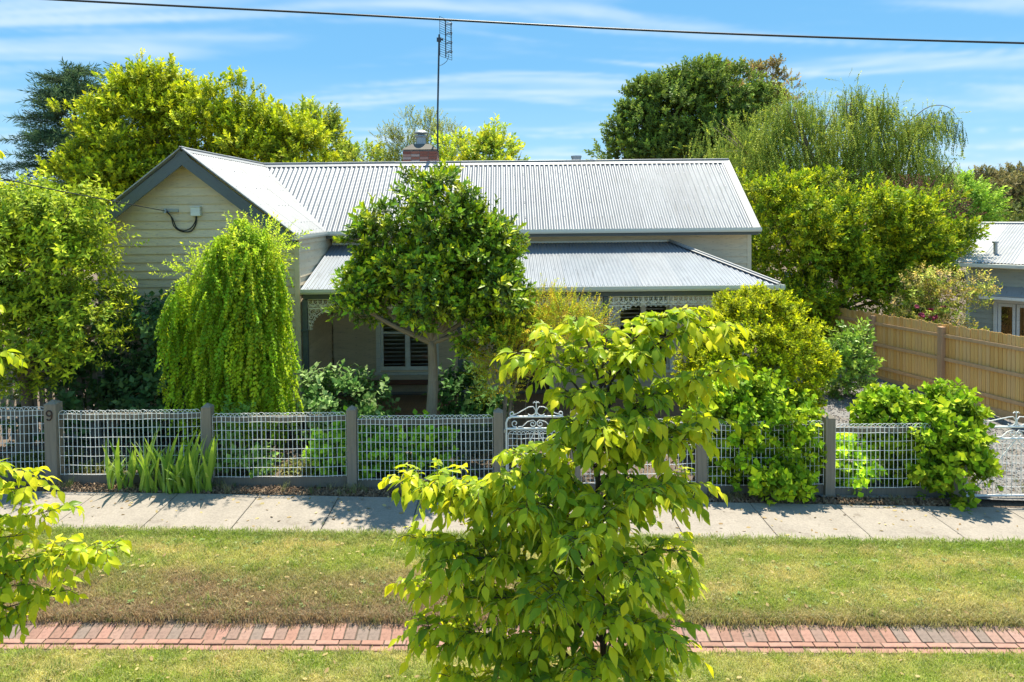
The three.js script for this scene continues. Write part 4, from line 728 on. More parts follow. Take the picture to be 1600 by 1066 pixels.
// trunk and limbs: a curved trunk from the base, a limb to every lobe and twigs beyond
function limbs(tree, base, fork, lobes, r0, mat, r, twigs = 3, bend = 0.15) {
  const b = V(...base), f = V(...fork), o = tree.position, rel = (v) => v.clone().sub(o), j = (k) => V((r() - 0.5) * k, (r() - 0.5) * k, (r() - 0.5) * k), H0 = f.distanceTo(b);
  part('trunk', sweep(curve([rel(b), rel(b.clone().lerp(f, 0.35)).add(j(H0 * 0.06)), rel(b.clone().lerp(f, 0.7)).add(j(H0 * 0.06)), rel(f)], 12), (t) => r0 * (1.18 - 0.18 * Math.min(1, t * 6)) * (1 - 0.35 * t), 10), mat, tree);
  for (const [x, y, z, rx, ry, rz] of lobes) {
    const c = V(x, y, z), m = f.clone().lerp(c, 0.5).add(j(f.distanceTo(c) * bend)).add(V(0, -0.05 * f.distanceTo(c), 0)), tip = c.clone().add(V((r() - 0.5) * rx, ry * (0.25 + 0.4 * r()), (r() - 0.5) * rx)), q = [rel(f).add(V(0, -0.04, 0)), rel(m), rel(c), rel(tip)], rr = r0 * (0.34 + 0.2 * r());
    part('branch', sweep(curve(q, 10), (t) => rr * (1 - 0.86 * t), 7), mat, tree);
    for (let k = 0; k < twigs; k++) { const a = m.clone().lerp(c, 0.2 + 0.8 * r()), e = V(x + (r() - 0.5) * 1.6 * rx, y + (r() - 0.35) * 1.4 * ry, z + (r() - 0.5) * 1.6 * (rz ?? rx)); part('branch', sweep(curve([rel(a), rel(a.clone().lerp(e, 0.5)).add(j(0.1 * rx)), rel(e)], 6), (t) => rr * 0.4 * (1 - 0.8 * t), 5), mat, tree); }
  }
}
function broadleaf(name, label, category, { base, fork, lobes, n, geos, mat, pal, trunk = 0.12, bark = M.bark, seed = 1, opt = {}, group, twigs = 3 }) {
  const r = mulberry(seed * 977 + 13), t = thing(name, label, category, base, group);
  limbs(t, base, fork, lobes, trunk, bark, r, twigs);
  foliage(t, geos, mat, crownSpots(lobes, n, r, { seed: seed * 3.7, ...opt }), pal, r);
  return t;
}
const leaf = { soft: leafMat(0.1, 0.3), glossy: leafMat(0.6, 0.26), thin: leafMat(0.1, 0.46), dull: leafMat(0.08, 0.35) };
const G = {
  gold: [1, 2, 3].map((k) => sprig(k, { n: 10, len: 0.34, L: 0.125, W: 0.07, tip: [2.1, 1.8, 0.9], vary: 0.4 })),
  small: [4, 5].map((k) => sprig(k, { n: 13, len: 0.34, L: 0.07, W: 0.034, tip: [1.8, 1.6, 0.9], vary: 0.6 })),
  far: [6, 7].map((k) => sprig(k, { n: 11, len: 0.5, L: 0.19, W: 0.11, tip: [1.7, 1.6, 0.9], vary: 0.5 })),
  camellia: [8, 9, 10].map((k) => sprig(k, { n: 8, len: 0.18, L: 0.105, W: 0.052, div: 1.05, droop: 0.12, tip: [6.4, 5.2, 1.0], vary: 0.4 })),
  hedge: [11, 12].map((k) => sprig(k, { n: 9, len: 0.28, L: 0.115, W: 0.056, tip: [2.2, 2.0, 0.8], vary: 0.4 })),
  tight: [13, 14].map((k) => sprig(k, { n: 8, len: 0.15, L: 0.064, W: 0.036, div: 0.95, tip: [2.5, 2.1, 0.7], vary: 0.4 })),
  broad: [15, 16].map((k) => sprig(k, { n: 7, len: 0.2, L: 0.115, W: 0.078, div: 1.2, droop: 0.25, fold: 0.25, vary: 0.6 })),
  lobed: [17, 18].map((k) => sprig(k, { n: 8, len: 0.2, L: 0.09, W: 0.075, div: 1.1, droop: 0.2, fold: 0.2, tip: [2.2, 2.0, 0.8], vary: 0.4 })),
  fine: [19, 20].map((k) => sprig(k, { n: 16, len: 0.3, L: 0.035, W: 0.017, div: 0.9, tip: [1.4, 1.1, 0.7], twig: [0.9, 0.5, 0.35] })),
  cherry: [21, 22].map((k) => sprig(k, { n: 9, len: 0.3, L: 0.105, W: 0.05, div: 1.15, droop: 0.35, tip: [2.2, 1.9, 0.8], vary: 0.4 })),
  narrow: [23, 24].map((k) => sprig(k, { n: 14, len: 0.28, L: 0.07, W: 0.008, div: 0.7, droop: 0.1 })),
  needle: [25, 26].map((k) => sprig(k, { n: 18, len: 0.9, L: 0.30, W: 0.05, div: 1.0, droop: 0.25, twigR: 0.012 })),
};
// hanging strand of small leaves, along -y
function strand(seed, len, n, L, W, sway) {
  const r = mulberry(seed), out = { pos: [], idx: [], col: [] }, a = r() * 6.283, pt = (t) => V(Math.cos(a) * sway * Math.sin(t * 1.6), -t * len, Math.sin(a) * sway * Math.sin(t * 1.6));
  for (let i = 0; i < n; i++) { const t = (i + r()) / n, phi = i * 2.1 + r(), rad = V(Math.cos(phi), -0.75 - 0.5 * r(), Math.sin(phi)), k = 0.8 + 0.4 * r(), s = 0.7 + 0.5 * r(); leafInto(out, pt(t), rad, V(Math.cos(phi) * 0.8 + (r() - 0.5), 0.7, Math.sin(phi) * 0.8 + (r() - 0.5)), L * s, W * s, 0.2, 0.15, [k, k, k]); }
  for (let i = 0; i < 4; i++) { const k = out.pos.length / 3; for (const t of [i / 4, (i + 1) / 4]) { const p = pt(t); out.pos.push(p.x - 0.0025, p.y, p.z, p.x + 0.0025, p.y, p.z + 0.001); out.col.push(0.6, 0.45, 0.3, 0.6, 0.45, 0.3); } out.idx.push(k, k + 1, k + 2, k + 1, k + 3, k + 2); }
  return finish(out);
}

// ---- street trees in the verge, close to the lens: every leaf is placed; the nearest ones are pieces of their own
const bigLeaf = [0, 1].map((k) => { const o = { pos: [], idx: [], col: [] }; leafInto(o, V(0, 0, 0), V(0, 0, 1), Y, 1, 0.50 + 0.06 * k, 0.32, 0.22 + 0.16 * k, [1, 1, 1], true); return finish(o); });
const streetTones = [[0.50, 0.60, 0.015], [0.31, 0.45, 0.015], [0.68, 0.71, 0.018], [0.86, 0.80, 0.02], [0.17, 0.30, 0.014]];
const streetMats = streetTones.map((c) => phys(c, 0.95, { transmission: 0.52, thickness: 0, clearcoat: 0.28, clearcoatRoughness: 0.3, ior: 1.4, specularIntensity: 0.4 }));
const streetLeaf = phys([1, 1, 1], 0.95, { transmission: 0.52, thickness: 0, clearcoat: 0.28, clearcoatRoughness: 0.3, ior: 1.4, specularIntensity: 0.4 });
function streetTree(name, label, base, top, tips, seed, { r0 = 0.035, leafSize = [0.052, 0.118], step = 0.025, most = 290 }) {
  const t = thing(name, label, 'tree', base, 'young street trees in the grass verge'), r = mulberry(seed), o = t.position, b = V(...base), f = V(...top), leaves = [];
  const trunkPts = curve([b, b.clone().lerp(f, 0.4).add(V(0.02, 0, 0.02)), b.clone().lerp(f, 0.75).add(V(-0.02, 0, -0.02)), f], 24);
  part('trunk', sweep(trunkPts.map((p) => p.clone().sub(o)), (u) => r0 * (1 - 0.78 * u), 10), M.darkbark, t);
  tips.forEach(([x, y, z], li) => {
    const tip = V(x, y - 0.05, z), out = Math.hypot(x - f.x, z - f.z), ys = clamp(y - 0.25 - 0.55 * out, b.y + 0.5, f.y - 0.05), u = clamp((ys - b.y) / (f.y - b.y)), st = trunkPts[Math.min(23, Math.floor(u * 24))].clone();
    const mid = st.clone().lerp(tip, 0.55).add(V(0, 0.16 * st.distanceTo(tip) * (0.6 + 0.7 * r()), 0)), c = new THREE.CatmullRomCurve3([st, mid, tip]), len = c.getLength();
    part('branch', sweep(c.getPoints(12).map((p) => p.sub(o)), (k) => lerp(0.010, 0.0022, k), 6), M.darkbark, t);
    const n = Math.max(4, Math.round((len * 0.82) / step));
    for (let i = 0; i <= n; i++) {
      const k = 0.18 + 0.82 * (i / n), p = c.getPoint(k), tg = c.getTangent(k), sd = (i % 2 ? 1 : -1), lat = V(-tg.z, 0, tg.x).normalize().multiplyScalar(sd), last = i === n;
      const dir = last ? tg.clone() : lat.multiplyScalar(0.85).addScaledVector(tg, 0.55).add(V((r() - 0.5) * 1.0, 0.2 + 1.5 * (r() - 0.42), (r() - 0.5) * 1.0)).normalize(), tl = (0.10 + 0.22 * r()) * (1 - 0.35 * k), m = Math.max(3, Math.round(tl / 0.030));
      const twigEnd = p.clone().addScaledVector(dir, tl).add(V(0, -0.35 * tl, 0)), twigMid = p.clone().addScaledVector(dir, tl * 0.55), tp = curve([p, twigMid, twigEnd], 4);
      part('twig', sweep(tp.map((v) => v.clone().sub(o)), (q) => lerp(0.0026, 0.0012, q), 4), M.darkbark, t);
      const tcv = new THREE.CatmullRomCurve3([p, twigMid, twigEnd]), age = r();
      for (let j = 0; j <= m; j++) {
        const q = (j + 0.5) / (m + 0.5), lp = tcv.getPoint(Math.min(1, q)), tt = tcv.getTangent(Math.min(1, q)), s2 = j % 2 ? 1 : -1, side = V(-tt.z, 0, tt.x).normalize().multiplyScalar(s2);
        const ld = side.multiplyScalar(j === m ? 0 : 0.75).addScaledVector(tt, 0.7).add(V((r() - 0.5) * 0.7, 0.12 - 0.85 * r(), (r() - 0.5) * 0.7)).normalize(), upv = V((r() - 0.5) * 1.6, 1, (r() - 0.5) * 1.6);
        const xx = V().crossVectors(upv, ld).normalize(), yy = V().crossVectors(ld, xx), qt = new THREE.Quaternion().setFromRotationMatrix(new THREE.Matrix4().makeBasis(xx, yy, ld));
        const young = q > 0.6 && k > 0.6 ? 1 : 0, ti = clamp(Math.floor(age * 2 + r() * 2.4 + young * 1.2), 0, 4);
        leaves.push({ p: lp.clone().sub(o), q: qt, s: lerp(leafSize[0], leafSize[1], r()), tone: [4, 1, 0, 2, 3][ti], d: lp.distanceTo(camera.position) });
      }
    }
  });
  leaves.sort((a, c2) => a.d - c2.d);
  leaves.slice(0, most).forEach((e, i) => { const m = part('leaf', bigLeaf[i % 2], streetMats[e.tone], t); m.position.copy(e.p); m.quaternion.copy(e.q); m.scale.setScalar(e.s); });
  const rest = [[], []]; leaves.slice(most).forEach((e, i) => rest[i % 2].push({ p: e.p, q: e.q, s: e.s, c: tint(streetTones[e.tone], 0.9 + 0.2 * r()) }));
  rest.forEach((l, i) => scatter('foliage', bigLeaf[i], streetLeaf, l, t));
  return leaves.length;
}
{
  const tips = [[0.13, 3.50, -4.6], [0.27, 3.63, -4.7], [0.48, 3.71, -4.5], [0.69, 3.60, -4.65], [0.90, 3.50, -4.5], [1.07, 3.73, -4.7], [1.23, 3.78, -4.6], [1.44, 3.69, -4.55], [1.46, 3.42, -4.5], [1.28, 3.27, -4.65], [1.32, 3.08, -4.5], [1.15, 3.0, -4.4], [0.42, 3.25, -4.45], [0.30, 2.94, -4.5], [0.06, 2.85, -4.6], [-0.08, 2.75, -4.4], [-0.23, 2.58, -4.55], [-0.36, 2.47, -4.7], [-0.52, 2.64, -4.5], [-0.68, 2.70, -4.6], [-0.60, 2.32, -4.55], [-0.42, 2.22, -4.45], [-0.58, 2.0, -4.6], [-0.52, 1.76, -4.5], [-0.54, 1.64, -4.6], [-0.38, 1.43, -4.5],
    [1.22, 2.66, -4.55], [1.16, 2.24, -4.5], [1.18, 1.98, -4.6], [1.08, 1.74, -4.5], [0.98, 1.39, -4.5], [0.95, 1.9, -4.15], [0.4, 2.5, -4.05], [0.75, 2.3, -4.05], [0.2, 2.1, -4.15], [0.9, 2.75, -4.2], [0.5, 1.7, -4.05], [0.1, 1.5, -4.2], [0.8, 1.4, -4.1], [0.55, 2.9, -5.0], [0.1, 2.4, -5.05], [1.0, 2.4, -5.05], [0.4, 1.8, -5.05], [0.9, 1.7, -5.0], [0.6, 3.1, -4.25], [0.1, 2.6, -4.3], [0.3, 1.25, -4.2], [-0.15, 1.3, -4.3], [0.65, 1.2, -4.2], [0.95, 1.15, -4.4], [0.6, 2.6, -4.2], [0.85, 3.15, -4.35], [1.1, 2.65, -4.35], [-0.2, 2.0, -4.4], [1.1, 1.65, -4.4], [0.6, 2.0, -4.1], [0.75, 3.4, -4.8], [0.2, 1.75, -4.4], [-0.15, 2.3, -4.7], [0.75, 2.95, -4.4], [1.0, 2.9, -4.6], [0.6, 2.8, -4.6], [0.9, 2.6, -4.7], [0.45, 3.05, -4.55], [0.3, 2.7, -4.5], [0.7, 3.3, -4.5]];
  const n = streetTree('street_tree', 'young street tree with large lime green leaves, in front of the pedestrian gate', [0.62, gy(0.6, 4.6) - 0.02, -4.6], [0.64, 3.35, -4.6], tips, 71, {});
  const tips2 = [[-3.66, 4.90, -5.0], [-3.72, 3.72, -5.0], [-3.70, 3.45, -5.1], [-3.55, 2.62, -5.0], [-3.34, 2.50, -5.0], [-3.26, 2.32, -5.05], [-3.42, 2.2, -4.9], [-2.80, 2.06, -5.0], [-3.02, 1.98, -5.05], [-3.26, 1.72, -5.0], [-3.46, 1.84, -4.9], [-3.56, 1.56, -5.0], [-3.7, 2.3, -4.8], [-3.75, 1.9, -5.1], [-4.0, 3.0, -5.2], [-4.3, 3.9, -4.9], [-4.8, 3.6, -5.2], [-4.9, 2.8, -4.9], [-5.0, 2.2, -5.1], [-4.6, 4.5, -5.0], [-4.9, 3.2, -5.5], [-4.3, 2.6, -4.4]];
  streetTree('street_tree', 'young street tree whose leafy branches reach in from the left edge', [-4.45, gy(-4.4, 5) - 0.02, -5.0], [-4.4, 4.7, -5.0], tips2, 72, { r0: 0.045, leafSize: [0.07, 0.115], step: 0.048, most: 250 });
}

// ---- garden plants behind the wire fence
broadleaf('camellia_tree', 'dense glossy rounded tree with a clear trunk in front of the verandah', 'tree', { base: [-1.36, gy(-1.36, 12.4), -12.4], fork: [-1.27, 2.12, -12.4], trunk: 0.118, bark: M.palebark, seed: 3, n: 5600, geos: G.camellia, mat: leaf.glossy, twigs: 4,
  lobes: [[-1.05, 4.25, -12.4, 0.56, 0.86, 0.65], [-0.95, 3.7, -12.4, 0.8, 0.6, 0.8], [-1.6, 3.45, -12.45, 0.72, 0.55, 0.8], [-0.5, 3.4, -12.4, 0.78, 0.72, 0.9], [-2.38, 3.08, -12.4, 0.54, 0.40, 0.6], [-1.3, 3.02, -12.3, 1.0, 0.38, 0.95], [-2.12, 3.8, -12.4, 0.4, 0.56, 0.45], [-0.15, 2.85, -12.4, 0.52, 0.5, 0.65], [-0.45, 2.35, -12.3, 0.45, 0.5, 0.5], [-0.2, 3.85, -12.4, 0.36, 0.45, 0.45], [-2.55, 2.85, -12.2, 0.36, 0.22, 0.4]],
  pal: [[0.019, 0.042, 0.006], [0.015, 0.035, 0.006], [0.029, 0.055, 0.007], [0.063, 0.082, 0.008]], opt: { clump: [15, 0.2], freq: 1.2, gap: -0.25, rough: 0.32, size: [0.8, 1.3], shell: 0.42, floor: 1.75 } });
{
  // weeping tree: a dome of branches with curtains of small leaves
  const base = [-4.7, gy(-4.7, 12.5), -12.5], t = thing('weeping_tree', 'weeping tree with curtains of small bright leaves in front of the gable', 'tree', base), r = mulberry(88), o = t.position;
  limbs(t, base, [-4.6, 3.2, -12.5], [[-4.45, 4.0, -12.4, 0.5, 0.4], [-5.4, 3.25, -12.5, 0.6, 0.3], [-4.1, 3.7, -12.5, 0.3, 0.3], [-4.7, 3.7, -12.1, 0.6, 0.3], [-4.6, 3.7, -12.9, 0.6, 0.3]], 0.075, M.palebark, r, 3);
  const st = [0, 1, 2].map((k) => strand(200 + k, 0.6, 26, 0.062, 0.048, 0.16)), spots = [];
  const domes = [[-4.56, -12.45, 0.70, 0.85, 3.0, 1.22], [-5.35, -12.4, 0.55, 0.75, 2.5, 0.85], [-4.22, -12.5, 0.38, 0.6, 2.8, 1.1], [-4.9, -12.1, 0.5, 0.55, 2.6, 1.0]];
  const domeY = (x, z) => { let y = -1; for (const [cx, cz, rx, rz, b, h] of domes) { const q = Math.hypot((x - cx) / rx, (z - cz) / rz); if (q < 1) y = Math.max(y, b + h * Math.pow(1 - Math.pow(q, 2.2), 0.6) + 0.2 * noise2(x * 2.6, z * 2.6)); } return y; };
  for (let b = 0; b < 84; b++) {                             // each bunch hangs from one bough
    const a = r() * 6.283, q = Math.sqrt(0.05 + 0.95 * r()), dm = domes[Math.floor(r() * 4)], bx0 = dm[0] + Math.cos(a) * q * dm[2] * 0.96, bz0 = dm[1] + Math.sin(a) * q * dm[3] * 0.96, fall = 0.7 + 2.1 * Math.pow(r(), 1.5) + 0.3 * noise2(bx0 * 1.8, bz0 * 1.8 + 9);
    const c = pick([[0.165, 0.27, 0.010], [0.10, 0.19, 0.009], [0.26, 0.34, 0.012], [0.32, 0.36, 0.014]], r);
    for (let i = 0; i < 6; i++) {
      const x = bx0 + (r() + r() - 1) * 0.17, z = bz0 + (r() + r() - 1) * 0.17; let yy = domeY(x, z); if (yy < 0) continue;
      const low = Math.max(0.55, fall + (r() - 0.5) * 0.5), dx = (r() - 0.5) * 0.12, dz = (r() - 0.5) * 0.12; let k = 0;
      while (yy > low + 0.15 && k < 9) { spots.push({ p: V(x + dx * k + (r() - 0.5) * 0.1, yy, z + dz * k + (r() - 0.5) * 0.1), q: new THREE.Quaternion().setFromEuler(new THREE.Euler((r() - 0.5) * 0.6, r() * 6.283, (r() - 0.5) * 0.6)), s: 0.75 + 0.5 * r(), c: tint(c, 0.7 + 0.6 * r()) }); yy -= 0.36 + 0.3 * r(); k++; }
    }
  }
  foliage(t, st, leaf.thin, spots, null, r);
  foliage(t, G.small, leaf.thin, spots.filter(() => r() < 0.28).map((e) => ({ p: e.p.clone().add(V((r() - 0.5) * 0.15, -0.1, (r() - 0.5) * 0.15)), dir: V((r() - 0.5) * 1.4, -0.8, (r() - 0.5) * 1.4).normalize(), s: 0.6 + 0.5 * r(), c: tint(e.c, 0.55 + 0.4 * r()) })), null, r);
  foliage(t, G.small, leaf.thin, crownSpots([[-4.45, 3.9, -12.4, 0.6, 0.3, 0.7], [-5.3, 3.35, -12.4, 0.55, 0.25, 0.6], [-4.25, 3.8, -12.4, 0.34, 0.24, 0.5]], 300, r, { up: 0.1, rough: 0.5, size: [0.6, 1.0] }), [[0.20, 0.29, 0.02], [0.27, 0.33, 0.028]], r);
}
broadleaf('cherry_tree', 'spreading small leaved tree at the left end of the wire fence', 'tree', { base: [-8.5, gy(-8.5, 12.3), -12.3], fork: [-8.4, 1.3, -12.3], trunk: 0.13, seed: 5, n: 4300, geos: G.cherry, mat: leaf.soft, twigs: 5,
  lobes: [[-8.1, 3.65, -12.2, 1.1, 0.95, 1.1], [-7.75, 4.2, -12.2, 0.75, 0.5, 0.8], [-8.4, 2.55, -12.1, 1.0, 0.75, 1.1], [-7.55, 2.85, -12.0, 0.8, 0.45, 0.9], [-7.3, 3.5, -12.2, 0.55, 0.6, 0.7], [-8.5, 4.45, -12.3, 0.7, 0.4, 0.7], [-9.6, 3.4, -12.3, 1.0, 1.2, 1.0], [-8.0, 1.95, -11.9, 0.8, 0.4, 0.6], [-7.0, 2.5, -11.9, 0.4, 0.2, 0.4]],
  pal: [[0.097, 0.147, 0.015], [0.062, 0.110, 0.012], [0.139, 0.190, 0.017], [0.188, 0.227, 0.020]], opt: { clump: [14, 0.30], freq: 1.1, gap: -0.15, rough: 0.4, size: [0.7, 1.15], shell: 0.3, up: 0.1 } });
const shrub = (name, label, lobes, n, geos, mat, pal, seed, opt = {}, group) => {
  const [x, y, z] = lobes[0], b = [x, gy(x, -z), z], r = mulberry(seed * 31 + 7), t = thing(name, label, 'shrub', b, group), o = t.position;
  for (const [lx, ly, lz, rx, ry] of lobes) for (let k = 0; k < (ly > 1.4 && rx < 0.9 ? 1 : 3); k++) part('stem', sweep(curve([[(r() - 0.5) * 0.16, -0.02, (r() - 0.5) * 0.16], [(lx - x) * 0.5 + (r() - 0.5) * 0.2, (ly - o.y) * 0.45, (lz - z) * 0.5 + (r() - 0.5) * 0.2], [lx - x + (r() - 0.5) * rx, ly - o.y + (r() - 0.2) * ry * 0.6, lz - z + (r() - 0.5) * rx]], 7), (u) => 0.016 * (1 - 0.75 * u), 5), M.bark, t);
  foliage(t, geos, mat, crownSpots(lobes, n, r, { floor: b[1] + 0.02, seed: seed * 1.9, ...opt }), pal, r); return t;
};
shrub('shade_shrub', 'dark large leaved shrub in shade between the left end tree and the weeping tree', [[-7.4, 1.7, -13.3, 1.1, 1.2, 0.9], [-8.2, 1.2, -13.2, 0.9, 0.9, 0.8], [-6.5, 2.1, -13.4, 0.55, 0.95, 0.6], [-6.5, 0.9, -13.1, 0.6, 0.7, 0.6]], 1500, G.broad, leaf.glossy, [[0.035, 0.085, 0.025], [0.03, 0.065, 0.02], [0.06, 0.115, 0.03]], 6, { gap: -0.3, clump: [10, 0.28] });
shrub('hydrangea', 'leafy hydrangea with pale sunlit leaves at the foot of the verandah wall', [[-3.0, 0.75, -13.2, 0.62, 0.62, 0.5], [-3.5, 0.85, -13.0, 0.32, 0.55, 0.4], [-2.55, 0.6, -13.3, 0.45, 0.55, 0.4]], 420, G.broad, leaf.soft, [[0.075, 0.15, 0.03], [0.11, 0.19, 0.05], [0.17, 0.24, 0.09]], 7, { size: [0.9, 1.25] });
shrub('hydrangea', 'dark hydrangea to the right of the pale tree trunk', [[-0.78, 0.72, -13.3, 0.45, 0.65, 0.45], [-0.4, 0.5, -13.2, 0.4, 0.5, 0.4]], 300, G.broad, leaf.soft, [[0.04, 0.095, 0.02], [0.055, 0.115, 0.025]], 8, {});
shrub('hydrangea', 'young hydrangea with yellow green leaves behind the wire panel left of the iron gate', [[-1.45, 0.38, -11.65, 0.5, 0.42, 0.34], [-1.05, 0.3, -11.6, 0.3, 0.34, 0.28]], 250, G.lobed, leaf.soft, [[0.09, 0.17, 0.02], [0.14, 0.22, 0.025], [0.055, 0.12, 0.018]], 9, { gap: -0.3 });
shrub('hydrangea', 'small bush just right of the third fence post from the left', [[-2.2, 0.34, -11.6, 0.32, 0.4, 0.3]], 130, G.lobed, leaf.soft, [[0.10, 0.18, 0.02], [0.06, 0.13, 0.018]], 10, {});
shrub('leafy_bush', 'small leafy bush just left of the third fence post from the left', [[-2.78, 0.42, -11.65, 0.33, 0.46, 0.3]], 170, G.lobed, leaf.soft, [[0.07, 0.15, 0.02], [0.11, 0.19, 0.025]], 11, {});
shrub('lavender_bush', 'dark grey green lavender bush beside the left post of the iron gate', [[-0.5, 0.28, -11.5, 0.38, 0.42, 0.3]], 300, G.narrow, leaf.dull, [[0.055, 0.075, 0.055], [0.075, 0.095, 0.07]], 12, { up: 1.4, shell: 0.2 });
shrub('leafy_bush', 'tall leafy plant behind the wire just right of the second fence post', [[-4.45, 0.55, -11.6, 0.36, 0.55, 0.3], [-4.2, 0.3, -11.5, 0.3, 0.3, 0.3]], 150, G.broad, leaf.soft, [[0.09, 0.17, 0.025], [0.15, 0.23, 0.05]], 13, { size: [0.6, 1.0], gap: -0.1 });
{
  // airy shrub over the garden path with fine reddish tips
  const t = shrub('nandina_shrub', 'airy shrub of fine yellow green leaves with reddish tips above the iron gate', [[0.45, 2.45, -12.3, 0.85, 0.52, 0.6], [0.0, 1.95, -12.2, 0.48, 0.55, 0.5], [1.12, 2.55, -12.3, 0.5, 0.36, 0.5], [-0.1, 1.5, -12.2, 0.36, 0.42, 0.4], [1.5, 2.35, -12.4, 0.4, 0.3, 0.4]], 1250, G.fine, leaf.soft, [[0.24, 0.32, 0.015], [0.31, 0.36, 0.018], [0.32, 0.27, 0.03], [0.16, 0.26, 0.015]], 14, { gap: -0.3, shell: 0.3, size: [0.7, 1.2] });
  part('stem', sweep(curve([[-0.42, 0, 0.05], [-0.45, 0.7, 0.04], [-0.38, 1.4, 0.05], [-0.1, 2.1, 0.0]], 12), (u) => 0.05 * (1 - 0.6 * u), 8), M.palebark, t);
  part('stem', sweep(curve([[-0.34, 0, 0.0], [-0.36, 0.8, -0.04], [-0.2, 1.5, 0.0], [0.4, 2.3, 0.0]], 12), (u) => 0.04 * (1 - 0.6 * u), 8), M.palebark, t);
}
shrub('round_bush', 'large clipped round golden bush in front of the right end of the verandah', [[4.68, 1.55, -12.9, 1.16, 1.30, 1.1], [4.3, 1.3, -12.8, 1.0, 1.05, 0.95]], 9500, G.tight, leaf.soft, [[0.153, 0.189, 0.006], [0.101, 0.139, 0.006], [0.217, 0.243, 0.007], [0.066, 0.101, 0.005]], 15, { rough: 0.03, gap: -0.6, shell: 0.72, up: 0.35, size: [0.8, 1.2], clump: [9, 0.06] });
shrub('leafy_bush', 'lime green bush spilling over the wire, left of the second last fence post', [[4.1, 0.72, -11.55, 0.78, 0.82, 0.5], [4.72, 0.55, -11.5, 0.42, 0.72, 0.42], [3.65, 0.95, -11.6, 0.46, 0.52, 0.4], [4.2, 0.25, -11.05, 0.62, 0.4, 0.2]], 2100, G.lobed, leaf.soft, [[0.076, 0.136, 0.008], [0.115, 0.171, 0.010], [0.052, 0.105, 0.008], [0.156, 0.197, 0.011]], 16, { gap: -0.4, clump: [10, 0.13], rough: 0.25, shell: 0.55 });
shrub('leafy_bush', 'lobed leaved green bush hanging over the fence beside the driveway gate', [[6.85, 0.5, -11.5, 0.6, 0.74, 0.42], [6.42, 0.82, -11.6, 0.36, 0.36, 0.36], [7.12, 0.25, -11.02, 0.36, 0.55, 0.22], [7.2, 0.85, -11.45, 0.3, 0.5, 0.3]], 1900, G.lobed, leaf.soft, [[0.066, 0.123, 0.008], [0.102, 0.155, 0.009], [0.046, 0.093, 0.007], [0.137, 0.174, 0.014]], 17, { gap: -0.4, clump: [10, 0.13], rough: 0.25, shell: 0.55 });
shrub('leafy_bush', 'low yellow green bush behind the wire, right of the second last fence post', [[5.65, 0.12, -11.5, 0.36, 0.38, 0.3]], 190, G.lobed, leaf.soft, [[0.19, 0.27, 0.022], [0.13, 0.22, 0.02]], 18, {});
shrub('driveway_shrub', 'small glossy shrub against the far end of the timber fence', [[7.9, 0.72, -16.2, 0.48, 0.62, 0.42], [8.2, 1.25, -16.3, 0.16, 0.35, 0.16]], 330, G.hedge, leaf.glossy, [[0.08, 0.14, 0.03], [0.13, 0.19, 0.05], [0.05, 0.10, 0.02]], 19, { gap: -0.2 });
// iris clumps in front of the wire: every blade a piece
{
  const r = mulberry(61), mats = [[0.32, 0.50, 0.03], [0.42, 0.57, 0.04], [0.24, 0.42, 0.03]].map((c) => phys(c, 0.9, { transmission: 0.42, thickness: 0, clearcoat: 0.25, clearcoatRoughness: 0.4 }));
  const blade = (h, w, lean, tw) => { const pos = [], idx = [], n = 7; for (let i = 0; i <= n; i++) { const t = i / n, ww = (w / 2) * (t < 0.55 ? 0.8 + 0.35 * t : Math.pow(1 - (t - 0.55) / 0.45, 0.7)) + 0.0004, a = tw * t, x = Math.cos(a) * ww, z = Math.sin(a) * ww, y = h * (t - 0.16 * lean * t * t), f = lean * h * 0.5 * t * t; pos.push(-x, y, f - z, 0, y, f + 0.006 * (1 - t), x, y, f + z); if (i) { const q = i * 3; for (const k of [0, 1]) idx.push(q - 3 + k, q - 2 + k, q + k, q - 2 + k, q + 1 + k, q + k); } } return bufferGeo(pos, idx); };
  const shapes = [blade(0.80, 0.058, 0.25, 0.3), blade(0.66, 0.052, 0.6, -0.4), blade(0.92, 0.06, 0.4, 0.5), blade(0.55, 0.05, 1.1, 0.2)];
  const words = ['leftmost of the iris clumps in front of the wire fence', 'second iris clump from the left, sword leaves fanned wide', 'third iris clump from the left, in front of the wire', 'rightmost iris clump, close to the second fence post'];
  [[-6.0, 10.9, 20], [-5.5, 10.83, 36], [-5.1, 10.8, 36], [-4.75, 10.85, 30]].forEach(([x, d, n], ci) => {
    const t = thing('iris_clump', words[ci], 'plant', [x, gy(x, d), -d], 'iris clumps by the fence');
    for (let i = 0; i < n; i++) { const a = r() * 6.283, q = 0.2 * Math.sqrt(r()), m = part('blade', shapes[Math.floor(r() * 4)], mats[Math.floor(r() * 3)], t, [Math.cos(a) * q, 0, Math.sin(a) * q * 0.6]); m.rotation.set((r() - 0.5) * 0.5, a + (r() - 0.5) * 1.2, (r() - 0.5) * 0.8); m.scale.setScalar(0.8 + 0.4 * r()); }
  });
}
